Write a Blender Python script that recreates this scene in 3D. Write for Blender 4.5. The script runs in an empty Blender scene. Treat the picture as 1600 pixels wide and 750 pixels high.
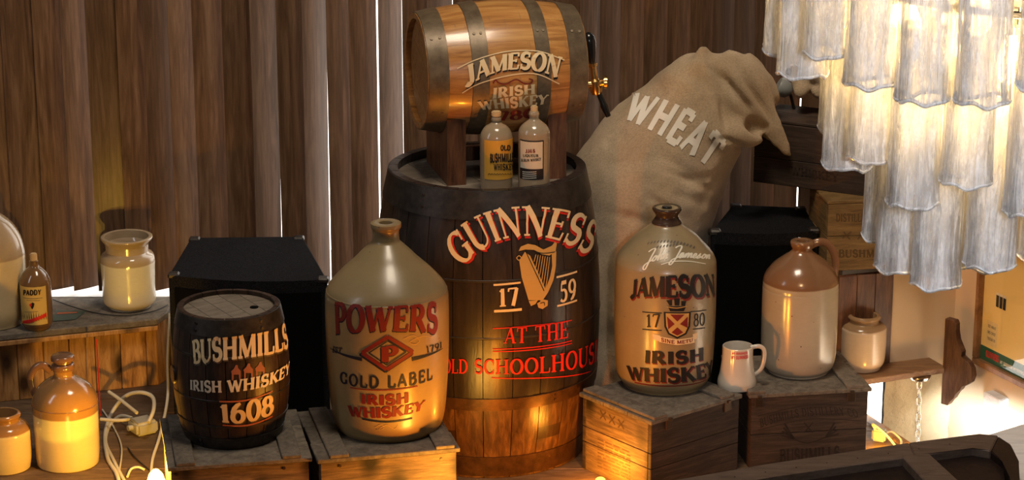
import bpy, bmesh, math, random
from mathutils import Vector, Matrix, noise
from mathutils.bvhtree import BVHTree
R = math.radians
C = bpy.context.scene
COL = C.collection
random.seed(7)

# ------------------------------------------------------------------ camera
CAMZ, FPX, PITCH = 2.17, 3850.0, R(16.5)
cd = bpy.data.cameras.new('camera'); cam = bpy.data.objects.new('camera', cd); COL.objects.link(cam)
cam.location = (0, 0, CAMZ); cam.rotation_euler = (R(90) - PITCH, 0, 0)
cd.sensor_width = 36; cd.lens = 36 * FPX / 1600; cd.clip_start = .05
C.camera = cam
# ------------------------------------------------------------------ world, exposure
C.view_settings.view_transform = 'Standard'; C.view_settings.look = 'None'
C.view_settings.gamma = 1; C.view_settings.exposure = 0.0; C.view_settings.use_curve_mapping = False
C.cycles.transparent_max_bounces = 32
w = bpy.data.worlds.new('world'); C.world = w; w.use_nodes = True
bg = w.node_tree.nodes['Background']; bg.inputs[0].default_value = (1, .86, .72, 1); bg.inputs[1].default_value = .04

# ------------------------------------------------------------------ lights
def aim(o, tgt):
    o.rotation_euler = (Vector(tgt) - o.location).to_track_quat('-Z', 'Y').to_euler()
def area(name, loc, tgt, size, power, col, sy=None, spread=None):
    l = bpy.data.lights.new(name, 'AREA'); l.energy = power; l.color = col; l.size = size
    if sy: l.shape = 'RECTANGLE'; l.size_y = sy
    if spread: l.spread = R(spread)
    o = bpy.data.objects.new(name, l); COL.objects.link(o); o.location = loc; aim(o, tgt); return o
def spot(name, loc, tgt, power, col, ang, rad=.02, blend=.3):
    l = bpy.data.lights.new(name, 'SPOT'); l.energy = power; l.color = col; l.spot_size = R(ang); l.spot_blend = blend
    l.shadow_soft_size = rad; o = bpy.data.objects.new(name, l); COL.objects.link(o); o.location = loc; aim(o, tgt); return o
def point(name, loc, power, col, rad=.02):
    l = bpy.data.lights.new(name, 'POINT'); l.energy = power; l.color = col; l.shadow_soft_size = rad
    o = bpy.data.objects.new(name, l); COL.objects.link(o); o.location = loc; return o
# soft room light from overhead in front, and daylight from a tall window behind the camera at the left
area('room_light', (.1, 4.7, 3.2), (0, 5.75, .4), .7, 46, (1, .85, .66))
area('side_window_light', (-2.6, 4.0, 1.9), (0, 5.6, .4), .22, 10, (.95, .95, 1), sy=1.7)
# amber lamps: one below the front edge of the display at the left, two standing before the big barrel
spot('amber_lamp_left', (-.83, 4.70, -.084), (-1.06, 5.9, .15), 20, (1, .66, .08), 32, .008, .8)
point('amber_lamp_middle', (-.10, 4.95, .09), 5, (1, .50, .07), .04)
point('orange_lamp', (.04, 4.80, .07), 12, (1, .30, .02), .018)
spot('window_corner_light', (.95, 4.5, -.15), (1.33, 5.35, .03), 1000, (.92, .96, 1), 42, .1, .8)
spot('right_shelf_lamp', (.62, 4.9, .85), (1.0, 5.85, .22), 5, (1, .62, .30), 50, .03, .8)

# ------------------------------------------------------------------ picture geometry -> world
_c, _s = math.cos(PITCH), math.sin(PITCH)
CAMP = Vector((0, 0, CAMZ))
def ray(x, y):
    u = (x - 800) / FPX; v = (375 - y) / FPX
    return Vector((u, _c + v * _s, -_s + v * _c))
def atY(x, y, Y): d = ray(x, y); return CAMP + d * (Y / d.y)
def atZ(x, y, z): d = ray(x, y); return CAMP + d * ((z - CAMZ) / d.z)
def depth(p): return p.y * _c - (p.z - CAMZ) * _s

# ------------------------------------------------------------------ materials
class NT:
    def __init__(s, name):
        s.m = bpy.data.materials.new(name); s.m.use_nodes = True; s.t = s.m.node_tree; s.t.nodes.clear()
        s.out = s.n('ShaderNodeOutputMaterial')
    def n(s, typ, **k):
        nd = s.t.nodes.new(typ)
        for a, b in k.items(): setattr(nd, a, b)
        return nd
    def l(s, a, b): s.t.links.new(a, b)
    def val(s, sock, v):
        if hasattr(v, 'bl_idname') or isinstance(v, bpy.types.NodeSocket): s.l(v, sock)
        else:
            if isinstance(v, tuple) and len(v) == 3 and sock.type == 'RGBA': v = v + (1,)
            sock.default_value = v
    def coord(s, scale=(1, 1, 1), rnd=True, kind='Object'):
        tc = s.n('ShaderNodeTexCoord'); mp = s.n('ShaderNodeMapping'); mp.inputs['Scale'].default_value = scale
        s.l(tc.outputs[kind], mp.inputs['Vector'])
        if rnd:
            oi = s.n('ShaderNodeObjectInfo'); vm = s.n('ShaderNodeVectorMath', operation='SCALE'); vm.inputs[0].default_value = (37, 19, 53)
            s.l(oi.outputs['Random'], vm.inputs['Scale']); s.l(vm.outputs[0], mp.inputs['Location'])
        return mp.outputs[0]
    def noise(s, vec, sc, det=4, ro=.55, dist=0):
        a = s.n('ShaderNodeTexNoise'); s.l(vec, a.inputs['Vector']); a.inputs['Scale'].default_value = sc
        a.inputs['Detail'].default_value = det; a.inputs['Roughness'].default_value = ro; a.inputs['Distortion'].default_value = dist
        return a.outputs['Fac']
    def ramp(s, fac, stops):
        r = s.n('ShaderNodeValToRGB'); s.l(fac, r.inputs[0]); e = r.color_ramp.elements
        while len(e) < len(stops): e.new(.5)
        for i, (p, c) in enumerate(stops): e[i].position = p; e[i].color = (c + (1,)) if len(c) == 3 else c
        return r.outputs[0]
    def mix(s, f, a, b, mode='MIX'):
        m = s.n('ShaderNodeMix', data_type='RGBA', blend_type=mode); s.val(m.inputs[0], f); s.val(m.inputs[6], a); s.val(m.inputs[7], b)
        return m.outputs[2]
    def math(s, op, a, b=0, c=None):
        m = s.n('ShaderNodeMath', operation=op); s.val(m.inputs[0], a); s.val(m.inputs[1], b)
        if c is not None: s.val(m.inputs[2], c)
        return m.outputs[0]
    def sep(s, axis='Z'):
        tc = s.n('ShaderNodeTexCoord'); sp = s.n('ShaderNodeSeparateXYZ'); s.l(tc.outputs['Object'], sp.inputs[0]); return sp.outputs[axis]
    def rand(s): return s.n('ShaderNodeObjectInfo').outputs['Random']
    def bsdf(s, col, rough=.5, metal=0, bump=None, bstr=.3, bdist=.002, coat=0, spec=.5, sheen=0):
        b = s.n('ShaderNodeBsdfPrincipled'); s.val(b.inputs['Base Color'], col); s.val(b.inputs['Roughness'], rough)
        b.inputs['Metallic'].default_value = metal; b.inputs['Coat Weight'].default_value = coat; b.inputs['Coat Roughness'].default_value = .12
        b.inputs['Specular IOR Level'].default_value = spec; b.inputs['Sheen Weight'].default_value = sheen
        if bump is not None:
            bp = s.n('ShaderNodeBump'); bp.inputs['Strength'].default_value = bstr; bp.inputs['Distance'].default_value = bdist
            s.l(bump, bp.inputs['Height']); s.l(bp.outputs[0], b.inputs['Normal'])
        s.l(b.outputs[0], s.out.inputs[0]); s.b = b
        return s.m
def plain(name, col, rough=.5, metal=0, spec=.5, coat=0):
    return NT(name).bsdf(col, rough, metal, spec=spec, coat=coat)
def wood(name, dark, mid, light, stretch=(14, 14, 1.2), rough=.55, bstr=.4, vary=.35, coat=0, spec=.4, knots=False, sc=6, dist=.6):
    t = NT(name); v = t.coord(stretch); f = t.noise(v, sc, 5, .6, dist); g = t.noise(v, sc * 4, 3, .7)
    f2 = t.math('MULTIPLY_ADD', g, .35, t.math('MULTIPLY', f, .72))
    col = t.ramp(f2, [(.32, dark), (.52, mid), (.72, light)])
    if knots:
        k = t.n('ShaderNodeTexVoronoi', feature='F1'); kv = t.coord((9, 9, 5)); t.l(kv, k.inputs['Vector']); k.inputs['Scale'].default_value = 1.3
        kf = t.ramp(k.outputs['Distance'], [(.12, (0, 0, 0)), (.36, (1, 1, 1))]); col = t.mix(kf, tuple(x * .25 for x in dark), col)
    r = t.math('MULTIPLY_ADD', t.rand(), vary, 1 - vary / 2)
    hv = t.n('ShaderNodeHueSaturation'); t.l(col, hv.inputs['Color']); t.l(r, hv.inputs['Value'])
    return t.bsdf(hv.outputs[0], rough, bump=f2, bstr=bstr, bdist=.0015, coat=coat, spec=spec)
M = {}
M['blind'] = wood('blind_wood', (.046, .022, .010), (.115, .060, .030), (.20, .115, .065), (14, 14, 1.1), rough=.42, bstr=.10, vary=.5, sc=2.6, dist=1.4)
M['grey_wood'] = wood('weathered_grey_wood', (.05, .040, .030), (.125, .10, .076), (.20, .165, .125), (6, 6, 6), rough=.8, vary=.3)
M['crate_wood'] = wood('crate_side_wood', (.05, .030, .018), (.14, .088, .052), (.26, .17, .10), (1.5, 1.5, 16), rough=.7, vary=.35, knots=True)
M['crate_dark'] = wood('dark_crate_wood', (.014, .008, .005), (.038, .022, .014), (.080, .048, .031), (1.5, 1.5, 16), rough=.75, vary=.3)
M['pine'] = wood('knotty_pine', (.16, .06, .018), (.42, .20, .065), (.62, .35, .13), (10, 10, 1.4), rough=.5, vary=.35, knots=True)
M['brown_wood'] = wood('varnished_brown_wood', (.035, .013, .007), (.10, .042, .020), (.18, .085, .04), (12, 12, 1.5), rough=.4, vary=.2)
M['box_wood'] = wood('amber_lit_box_wood', (.06, .033, .011), (.165, .095, .032), (.26, .155, .055), (1.5, 1.5, 16), rough=.7, vary=.2)  # crate wood tinted warm; the amber light is put into its colour
M['red_wood'] = wood('reddish_cradle_wood', (.05, .016, .008), (.13, .05, .022), (.22, .09, .04), (10, 10, 1.5), rough=.42, vary=.2)
M['shelf_wood'] = wood('shelf_wood', (.10, .045, .018), (.20, .10, .045), (.30, .17, .08), (1.4, 12, 12), rough=.5, vary=.1)
M['rail_top'] = wood('worn_rail_wood', (.045, .026, .018), (.085, .055, .04), (.12, .08, .06), (2, 12, 12), rough=.6, vary=.1)
M['rail_dark'] = wood('dark_panel_wood', (.004, .002, .002), (.010, .005, .004), (.018, .009, .007), (4, 4, 4), rough=.5, vary=.1, spec=.2)
M['white_wood'] = wood('white_painted_board', (.5, .5, .52), (.7, .7, .72), (.82, .82, .82), (1.2, 14, 14), rough=.5, vary=.05)
M['floor_wood'] = wood('display_floor_wood', (.05, .028, .015), (.12, .07, .038), (.2, .125, .07), (2, 12, 12), rough=.6, vary=.2)
def barrel_wood():
    t = NT('black_painted_barrel_wood'); v = t.coord((9, 9, 1.4)); f = t.noise(v, 7, 5, .65, .4)
    bare = t.ramp(f, [(.3, (.028, .012, .006)), (.5, (.085, .038, .016)), (.7, (.19, .09, .04))])
    paint = t.ramp(f, [(.3, (.012, .008, .007)), (.6, (.030, .020, .016)), (.8, (.06, .042, .032))])
    v2 = t.coord((1, 1, 1), True); n2 = t.noise(v2, 9, 4, .7)
    z = t.sep('Z')
    edge = t.math('MULTIPLY_ADD', n2, .006, t.math('SUBTRACT', z, .207))
    m = t.math('MULTIPLY', edge, 300); m = t.math('MAXIMUM', t.math('MINIMUM', m, 1), 0)
    # worn dark band where an old hoop once sat
    zb = t.math('ABSOLUTE', t.math('SUBTRACT', z, .105)); band = t.math('LESS_THAN', zb, .016)
    band = t.math('MULTIPLY', band, t.math('GREATER_THAN', t.rand(), .5))
    bare = t.mix(t.math('MULTIPLY', band, .8), bare, (.02, .009, .006))
    return t.bsdf(t.mix(m, bare, paint), .32, bump=f, bstr=.35, bdist=.002, spec=.5)
M['barrel'] = barrel_wood()
M['keg'] = wood('dark_keg_wood', (.012, .007, .005), (.032, .018, .012), (.07, .036, .022), (9, 9, 1.2), rough=.42, vary=.5)
M['head'] = wood('barrel_head_wood', (.09, .068, .05), (.17, .135, .10), (.24, .195, .15), (1.5, 10, 10), rough=.85, vary=.15)
def cask_wood():
    t = NT('varnished_oak'); v = t.coord((16, 16, 1.0)); f = t.noise(v, 4, 5, .62, .5)
    c = t.ramp(f, [(.28, (.20, .075, .018)), (.5, (.42, .185, .05)), (.72, (.56, .29, .09))])
    n2 = t.noise(t.coord((1.5, 1.5, 9)), 9, 4, .7); k = t.ramp(n2, [(.60, (0, 0, 0)), (.72, (1, 1, 1))])
    c = t.mix(t.math('MULTIPLY', k, .55), c, (.13, .09, .07))
    return t.bsdf(c, .3, bump=f, bstr=.2, bdist=.001, coat=.35)
M['cask'] = cask_wood()
M['cask_head'] = wood('oak_head', (.26, .11, .035), (.42, .20, .07), (.52, .28, .11), (10, 10, 1.2), rough=.45, vary=.1)
def hoop(name, a, b, rough=.45, metal=.55):
    t = NT(name); f = t.noise(t.coord((4, 4, 4)), 8, 5, .7)
    return t.bsdf(t.ramp(f, [(.35, a), (.7, b)]), rough, metal, bump=f, bstr=.15, bdist=.001)
M['hoop'] = hoop('cask_hoop_steel', (.105, .072, .042), (.20, .145, .088), .42, .35)
M['hoop_dark'] = hoop('blackened_hoop_iron', (.018, .014, .012), (.055, .045, .038), .45, .4)
M['hoop_brown'] = hoop('rusty_hoop_iron', (.05, .022, .010), (.12, .055, .022), .35, .5)
def glaze(name, low, high, z0, soft=.004, rough=.22, mottled=.12, low2=None, z1=None, spk=True, coat=.3):
    """two glaze colours meeting at a height z0 above the pot's base (a third below z1)"""
    t = NT(name); n1 = t.noise(t.coord((1, 1, 1)), 14, 5, .6); n2 = t.noise(t.coord((1, 1, 3)), 60, 3, .6)
    z = t.math('MULTIPLY_ADD', n1, .006, t.sep('Z'))
    f = t.math('DIVIDE', t.math('SUBTRACT', z, z0 + .003), soft); f = t.math('MAXIMUM', t.math('MINIMUM', f, 1), 0)
    col = t.mix(f, low, high)
    if low2:
        g = t.math('DIVIDE', t.math('SUBTRACT', z1, z), soft); g = t.math('MAXIMUM', t.math('MINIMUM', g, 1), 0); col = t.mix(g, col, low2)
    k = t.math('MULTIPLY_ADD', n1, mottled * 2, 1 - mottled); k = t.math('MULTIPLY', k, t.math('MULTIPLY_ADD', n2, .12, .94))
    hv = t.n('ShaderNodeHueSaturation'); t.l(col, hv.inputs['Color']); t.l(k, hv.inputs['Value']); c = hv.outputs[0]
    if spk:
        vo = t.n('ShaderNodeTexVoronoi'); t.l(t.coord((1, 1, 1)), vo.inputs['Vector']); vo.inputs['Scale'].default_value = 28
        c = t.mix(t.math('LESS_THAN', vo.outputs['Distance'], .045), c, (.10, .06, .03))
    return t.bsdf(c, rough, bump=n1, bstr=.12, bdist=.004, coat=coat)
def burlap():
    t = NT('burlap_weave'); v = t.coord((1, 1, 1), False); n1 = t.noise(v, 6, 5, .6); n2 = t.noise(v, 230, 3, .6)
    wa = t.n('ShaderNodeTexWave', bands_direction='DIAGONAL'); t.l(v, wa.inputs['Vector']); wa.inputs['Scale'].default_value = 160; wa.inputs['Distortion'].default_value = 2
    wb = t.n('ShaderNodeTexWave', bands_direction='Z'); t.l(v, wb.inputs['Vector']); wb.inputs['Scale'].default_value = 160; wb.inputs['Distortion'].default_value = 2
    h = t.math('ADD', t.math('MULTIPLY', wa.outputs['Fac'], wb.outputs['Fac']), n2)
    c = t.ramp(n1, [(.3, (.46, .33, .20)), (.55, (.60, .45, .29)), (.75, (.68, .53, .36))])
    c = t.mix(t.ramp(n2, [(.42, (0, 0, 0)), (.62, (.32, .32, .32))]), c, (.27, .19, .115))
    return t.bsdf(c, .95, bump=h, bstr=.8, bdist=.0022, spec=.1, sheen=.15)
M['burlap'] = burlap()
def carpet():
    t = NT('black_speaker_carpet'); n = t.noise(t.coord((1, 1, 1)), 400, 2, .7)
    return t.bsdf(t.ramp(n, [(.35, (.004, .004, .005)), (.75, (.024, .023, .025))]), 1, bump=n, bstr=.6, bdist=.001, spec=.05)
M['carpet'] = carpet()
M['grille'] = plain('black_grille_cloth', (.003, .003, .003), .95, spec=.05)
def plaster(name, a, b, sc, bs, bd, rough=.85):
    t = NT(name); n = t.noise(t.coord((1, 1, 1), False), sc, 6, .6); n2 = t.noise(t.coord((1, 1, 1), False), sc * 8, 3, .6)
    h = t.math('MULTIPLY_ADD', n2, .15, n)
    return t.bsdf(t.ramp(n, [(.3, a), (.7, b)]), rough, bump=h, bstr=bs, bdist=bd)
M['plaster'] = plaster('cream_plaster', (.60, .44, .28), (.66, .50, .33), 5, .15, .003)
M['stone'] = plaster('rough_limewashed_stone', (.50, .40, .24), (.66, .55, .36), 7, .8, .02)
M['plaster_white'] = plaster('white_plaster', (.78, .74, .66), (.82, .79, .72), 5, .1, .002)
M['ceiling'] = M['plaster_white']
M['brass'] = plain('brass', (.65, .40, .14), .25, 1)
M['chrome'] = plain('chrome', (.75, .72, .68), .15, 1)
M['black'] = plain('black_gloss_plastic', (.008, .008, .008), .2)
M['cork'] = plain('cork', (.55, .36, .17), .8)
M['cable_white'] = plain('white_cable', (.55, .50, .40), .5)
M['cable_black'] = plain('black_cable', (.012, .012, .012), .5)
M['plug'] = plain('white_plug_plastic', (.42, .40, .35), .4)
M['iron'] = plain('rusty_iron', (.06, .035, .02), .5, .7)
P = {}
def paint(name, col, rough=.55):
    if name not in P: P[name] = plain(name, col, rough, spec=.3)
    return P[name]
CREAM = paint('cream_paint', (.74, .56, .32)); RED = paint('red_paint', (.55, .022, .015)); DRED = paint('dark_red_paint', (.17, .014, .010))
NAVY = paint('navy_paint', (.012, .014, .028)); BLACKP = paint('black_paint', (.010, .008, .008)); GOLD = paint('gold_paint', (.50, .30, .09))
WHITEP = paint('white_paint', (.72, .64, .50)); ORANGE = paint('orange_paint', (.42, .10, .03)); PINK = paint('terracotta_paint', (.33, .11, .06))
BRIGHTRED = paint('bright_red_paint', (.62, .02, .012)); GREENP = paint('green_paint', (.02, .10, .055)); GREYP = paint('grey_ink', (.12, .095, .07))
def emit(name, col, st):
    t = NT(name); e = t.n('ShaderNodeEmission'); e.inputs[0].default_value = col + (1,); e.inputs[1].default_value = st
    t.l(e.outputs[0], t.out.inputs[0]); return t.m

# ------------------------------------------------------------------ object helpers
def link(name, me, mat=None, parent=None, mw=None):
    o = bpy.data.objects.new(name, me); COL.objects.link(o)
    if mat and not me.materials: me.materials.append(mat)
    if mw is not None: o.matrix_local = mw
    if parent: o.parent = parent
    return o
def thing(name, label, cat, loc=(0, 0, 0), rz=0, group=None):
    o = bpy.data.objects.new(name, None); COL.objects.link(o); o.location = loc; o.rotation_euler = (0, 0, rz); o.empty_display_size = .05
    tag(o, label, cat, group); return o
def tag(o, label, cat, group=None):
    o['label'] = label; o['category'] = cat
    if group: o['group'] = group
    return o
def struct(o): o['kind'] = 'structure'; return o
def smooth(me, ang=40):
    for p in me.polygons: p.use_smooth = True
    try: me.set_sharp_from_angle(angle=R(ang))
    except Exception: pass
    return me
def mesh(name, verts, faces, sm=None):
    me = bpy.data.meshes.new(name); me.from_pydata([tuple(v) for v in verts], [], faces); me.update()
    if sm: smooth(me, sm)
    return me
def frommesh(bm, name, sm=None, recalc=True):
    me = bpy.data.meshes.new(name)
    if recalc: bmesh.ops.recalc_face_normals(bm, faces=bm.faces)
    bm.to_mesh(me); bm.free()
    if sm: smooth(me, sm)
    return me
def bevel_box(sx, sy, sz, bv=.002, seg=1, c=(0, 0, 0)):
    bm = bmesh.new(); bmesh.ops.create_cube(bm, size=1, matrix=Matrix.Translation(c) @ Matrix.Diagonal((sx, sy, sz, 1)))
    if bv: bmesh.ops.bevel(bm, geom=bm.edges[:], offset=bv, segments=seg, affect='EDGES')
    return frommesh(bm, 'box', 40 if seg > 1 else None)
def hexa(p8, name='slab', bv=0):
    """solid from 8 corners, bottom ring of four then top ring of four"""
    bm = bmesh.new(); v = [bm.verts.new(p) for p in p8]
    for f in ((0, 3, 2, 1), (4, 5, 6, 7), (0, 1, 5, 4), (1, 2, 6, 5), (2, 3, 7, 6), (3, 0, 4, 7)): bm.faces.new([v[i] for i in f])
    if bv: bmesh.ops.bevel(bm, geom=bm.edges[:], offset=bv, segments=2, affect='EDGES')
    return frommesh(bm, name)
def slab(pts, z0, z1, bv=0, name='slab'):
    """vertical prism over a plan polygon"""
    bm = bmesh.new(); a = [bm.verts.new((p[0], p[1], z0)) for p in pts]; b = [bm.verts.new((p[0], p[1], z1)) for p in pts]; n = len(pts)
    bm.faces.new(a[::-1]); bm.faces.new(b)
    for i in range(n): bm.faces.new((a[i], a[(i + 1) % n], b[(i + 1) % n], b[i]))
    if bv: bmesh.ops.bevel(bm, geom=bm.edges[:], offset=bv, segments=1, affect='EDGES')
    return frommesh(bm, name)
def tube_mesh(pts, rad, n=10, flat=1.0, closed=False, caps=True):
    pts = [Vector(p) for p in pts]; m = len(pts); verts = []; faces = []
    up = Vector((.13, .27, .95)).normalized()
    T = []
    for i in range(m):
        a = pts[(i - 1) % m] if (closed or i) else pts[0]; b = pts[(i + 1) % m] if (closed or i < m - 1) else pts[-1]
        T.append((b - a).normalized())
    N = (up - T[0] * up.dot(T[0])).normalized()
    for i in range(m):
        N = (N - T[i] * N.dot(T[i])).normalized(); B = T[i].cross(N)
        r = rad(i / (m - 1)) if callable(rad) else rad
        for k in range(n):
            a = 2 * math.pi * k / n; verts.append(pts[i] + N * (math.cos(a) * r) + B * (math.sin(a) * r * flat))
    for i in range(m if closed else m - 1):
        for k in range(n):
            j = (i + 1) % m; faces.append((i * n + k, i * n + (k + 1) % n, j * n + (k + 1) % n, j * n + k))
    if caps and not closed: faces += [tuple(range(n))[::-1], tuple((m - 1) * n + k for k in range(n))]
    return mesh('tube', verts, faces, 50)
def spline(pts, per=8, closed=False):
    pts = [Vector(p) for p in pts]; out = []; n = len(pts)
    rng = range(n if closed else n - 1)
    for i in rng:
        if closed: a, b, c, d = pts[i - 1], pts[i], pts[(i + 1) % n], pts[(i + 2) % n]
        else: a = pts[max(i - 1, 0)]; b = pts[i]; c = pts[i + 1]; d = pts[min(i + 2, n - 1)]
        for k in range(per):
            t = k / per
            out.append(.5 * ((2 * b) + (c - a) * t + (2 * a - 5 * b + 4 * c - d) * t * t + (3 * b - a - 3 * c + d) * t ** 3))
    if not closed: out.append(pts[-1])
    return out
def lathe_mesh(prof, n=64, sm=35):
    """prof: (z, r) list from base to top and on into the mouth; closed at both ends where r is 0"""
    verts = []; faces = []
    for z, r in prof:
        for k in range(n): a = 2 * math.pi * k / n; verts.append((r * math.cos(a), r * math.sin(a), z))
    for i in range(len(prof) - 1):
        for k in range(n): faces.append((i * n + k, i * n + (k + 1) % n, (i + 1) * n + (k + 1) % n, (i + 1) * n + k))
    faces.append(tuple(range(n))[::-1]); faces.append(tuple((len(prof) - 1) * n + k for k in range(n)))
    return mesh('lathe', verts, faces, sm)
def cyl(r, h, n=24, r2=None, bv=0):
    bm = bmesh.new(); bmesh.ops.create_cone(bm, cap_ends=True, segments=n, radius1=r, radius2=r if r2 is None else r2, depth=h)
    if bv: bmesh.ops.bevel(bm, geom=[e for e in bm.edges if e.is_manifold and e.calc_face_angle(0) > 1], offset=bv, segments=2, affect='EDGES')
    return frommesh(bm, 'cyl', 40)
def T(x, y, z): return Matrix.Translation((x, y, z))
def RZ(a): return Matrix.Rotation(a, 4, 'Z')
def RX(a): return Matrix.Rotation(a, 4, 'X')
def RY(a): return Matrix.Rotation(a, 4, 'Y')

# ------------------------------------------------------------------ surfaces of revolution
class Rev:
    """surface of revolution; mode 'v' writes round the body, mode 'h' writes along the axis"""
    def __init__(s, frame, prof, mode='v', R0=None):
        s.f = frame; s.inv = frame.inverted(); s.p = sorted(prof); s.mode = mode
        s.R0 = R0 or max(r for z, r in prof)
    def r(s, z):
        p = s.p
        if z <= p[0][0]: return p[0][1]
        for i in range(len(p) - 1):
            if z <= p[i + 1][0]:
                d = p[i + 1][0] - p[i][0]; t = (z - p[i][0]) / d if d > 1e-9 else 0
                return p[i][1] * (1 - t) + p[i + 1][1] * t
        return p[-1][1]
    def loc(s, th, z, off=0):
        r = s.r(z) + off; return Vector((r * math.sin(th), -r * math.cos(th), z))
    def ab(s, th, z): return (th * s.R0, z) if s.mode == 'v' else (z, -th * s.R0)
    def pt(s, a, b, off=0):
        th, z = (a / s.R0, b) if s.mode == 'v' else (-b / s.R0, a)
        return s.loc(th, z, off)
    def hit(s, x, y):
        o = s.inv @ CAMP; d = (s.inv.to_3x3() @ ray(x, y)).normalized(); t = 0
        L = (s.f.translation - CAMP).length; t = L - 1.2; best = None
        zs = (s.p[0][0], s.p[-1][0])
        for k in range(2400):
            q = o + d * t; rr = math.hypot(q.x, q.y)
            if zs[0] <= q.z <= zs[1]:
                e = rr - s.r(q.z)
                if best is None or e < best[0]: best = (e, q.copy())
                if e < 0: break
            t += .001
        q = best[1]; return s.ab(math.atan2(q.x, -q.y), q.z)
def prof_px(cx, Yc, rows, zbase):
    """(row, half width) read off the picture -> (height above base, radius)"""
    out = []
    for y, hw in rows:
        p = atY(cx, y, Yc); out.append((p.z - zbase, hw / FPX * depth(p)))
    return sorted(out)
def smooth_prof(pr, per=6):
    return [(v.x, v.y) for v in spline([(z, r, 0) for z, r in pr], per)]

# ------------------------------------------------------------------ hand-built roman lettering
def E(cx, cy, rx, ry, a0, a1, n=None):
    n = n or max(4, int(abs(a1 - a0) / 18)); return [(cx + rx * math.cos(R(a0 + (a1 - a0) * i / n)), cy + ry * math.sin(R(a0 + (a1 - a0) * i / n))) for i in range(n + 1)]
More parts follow.
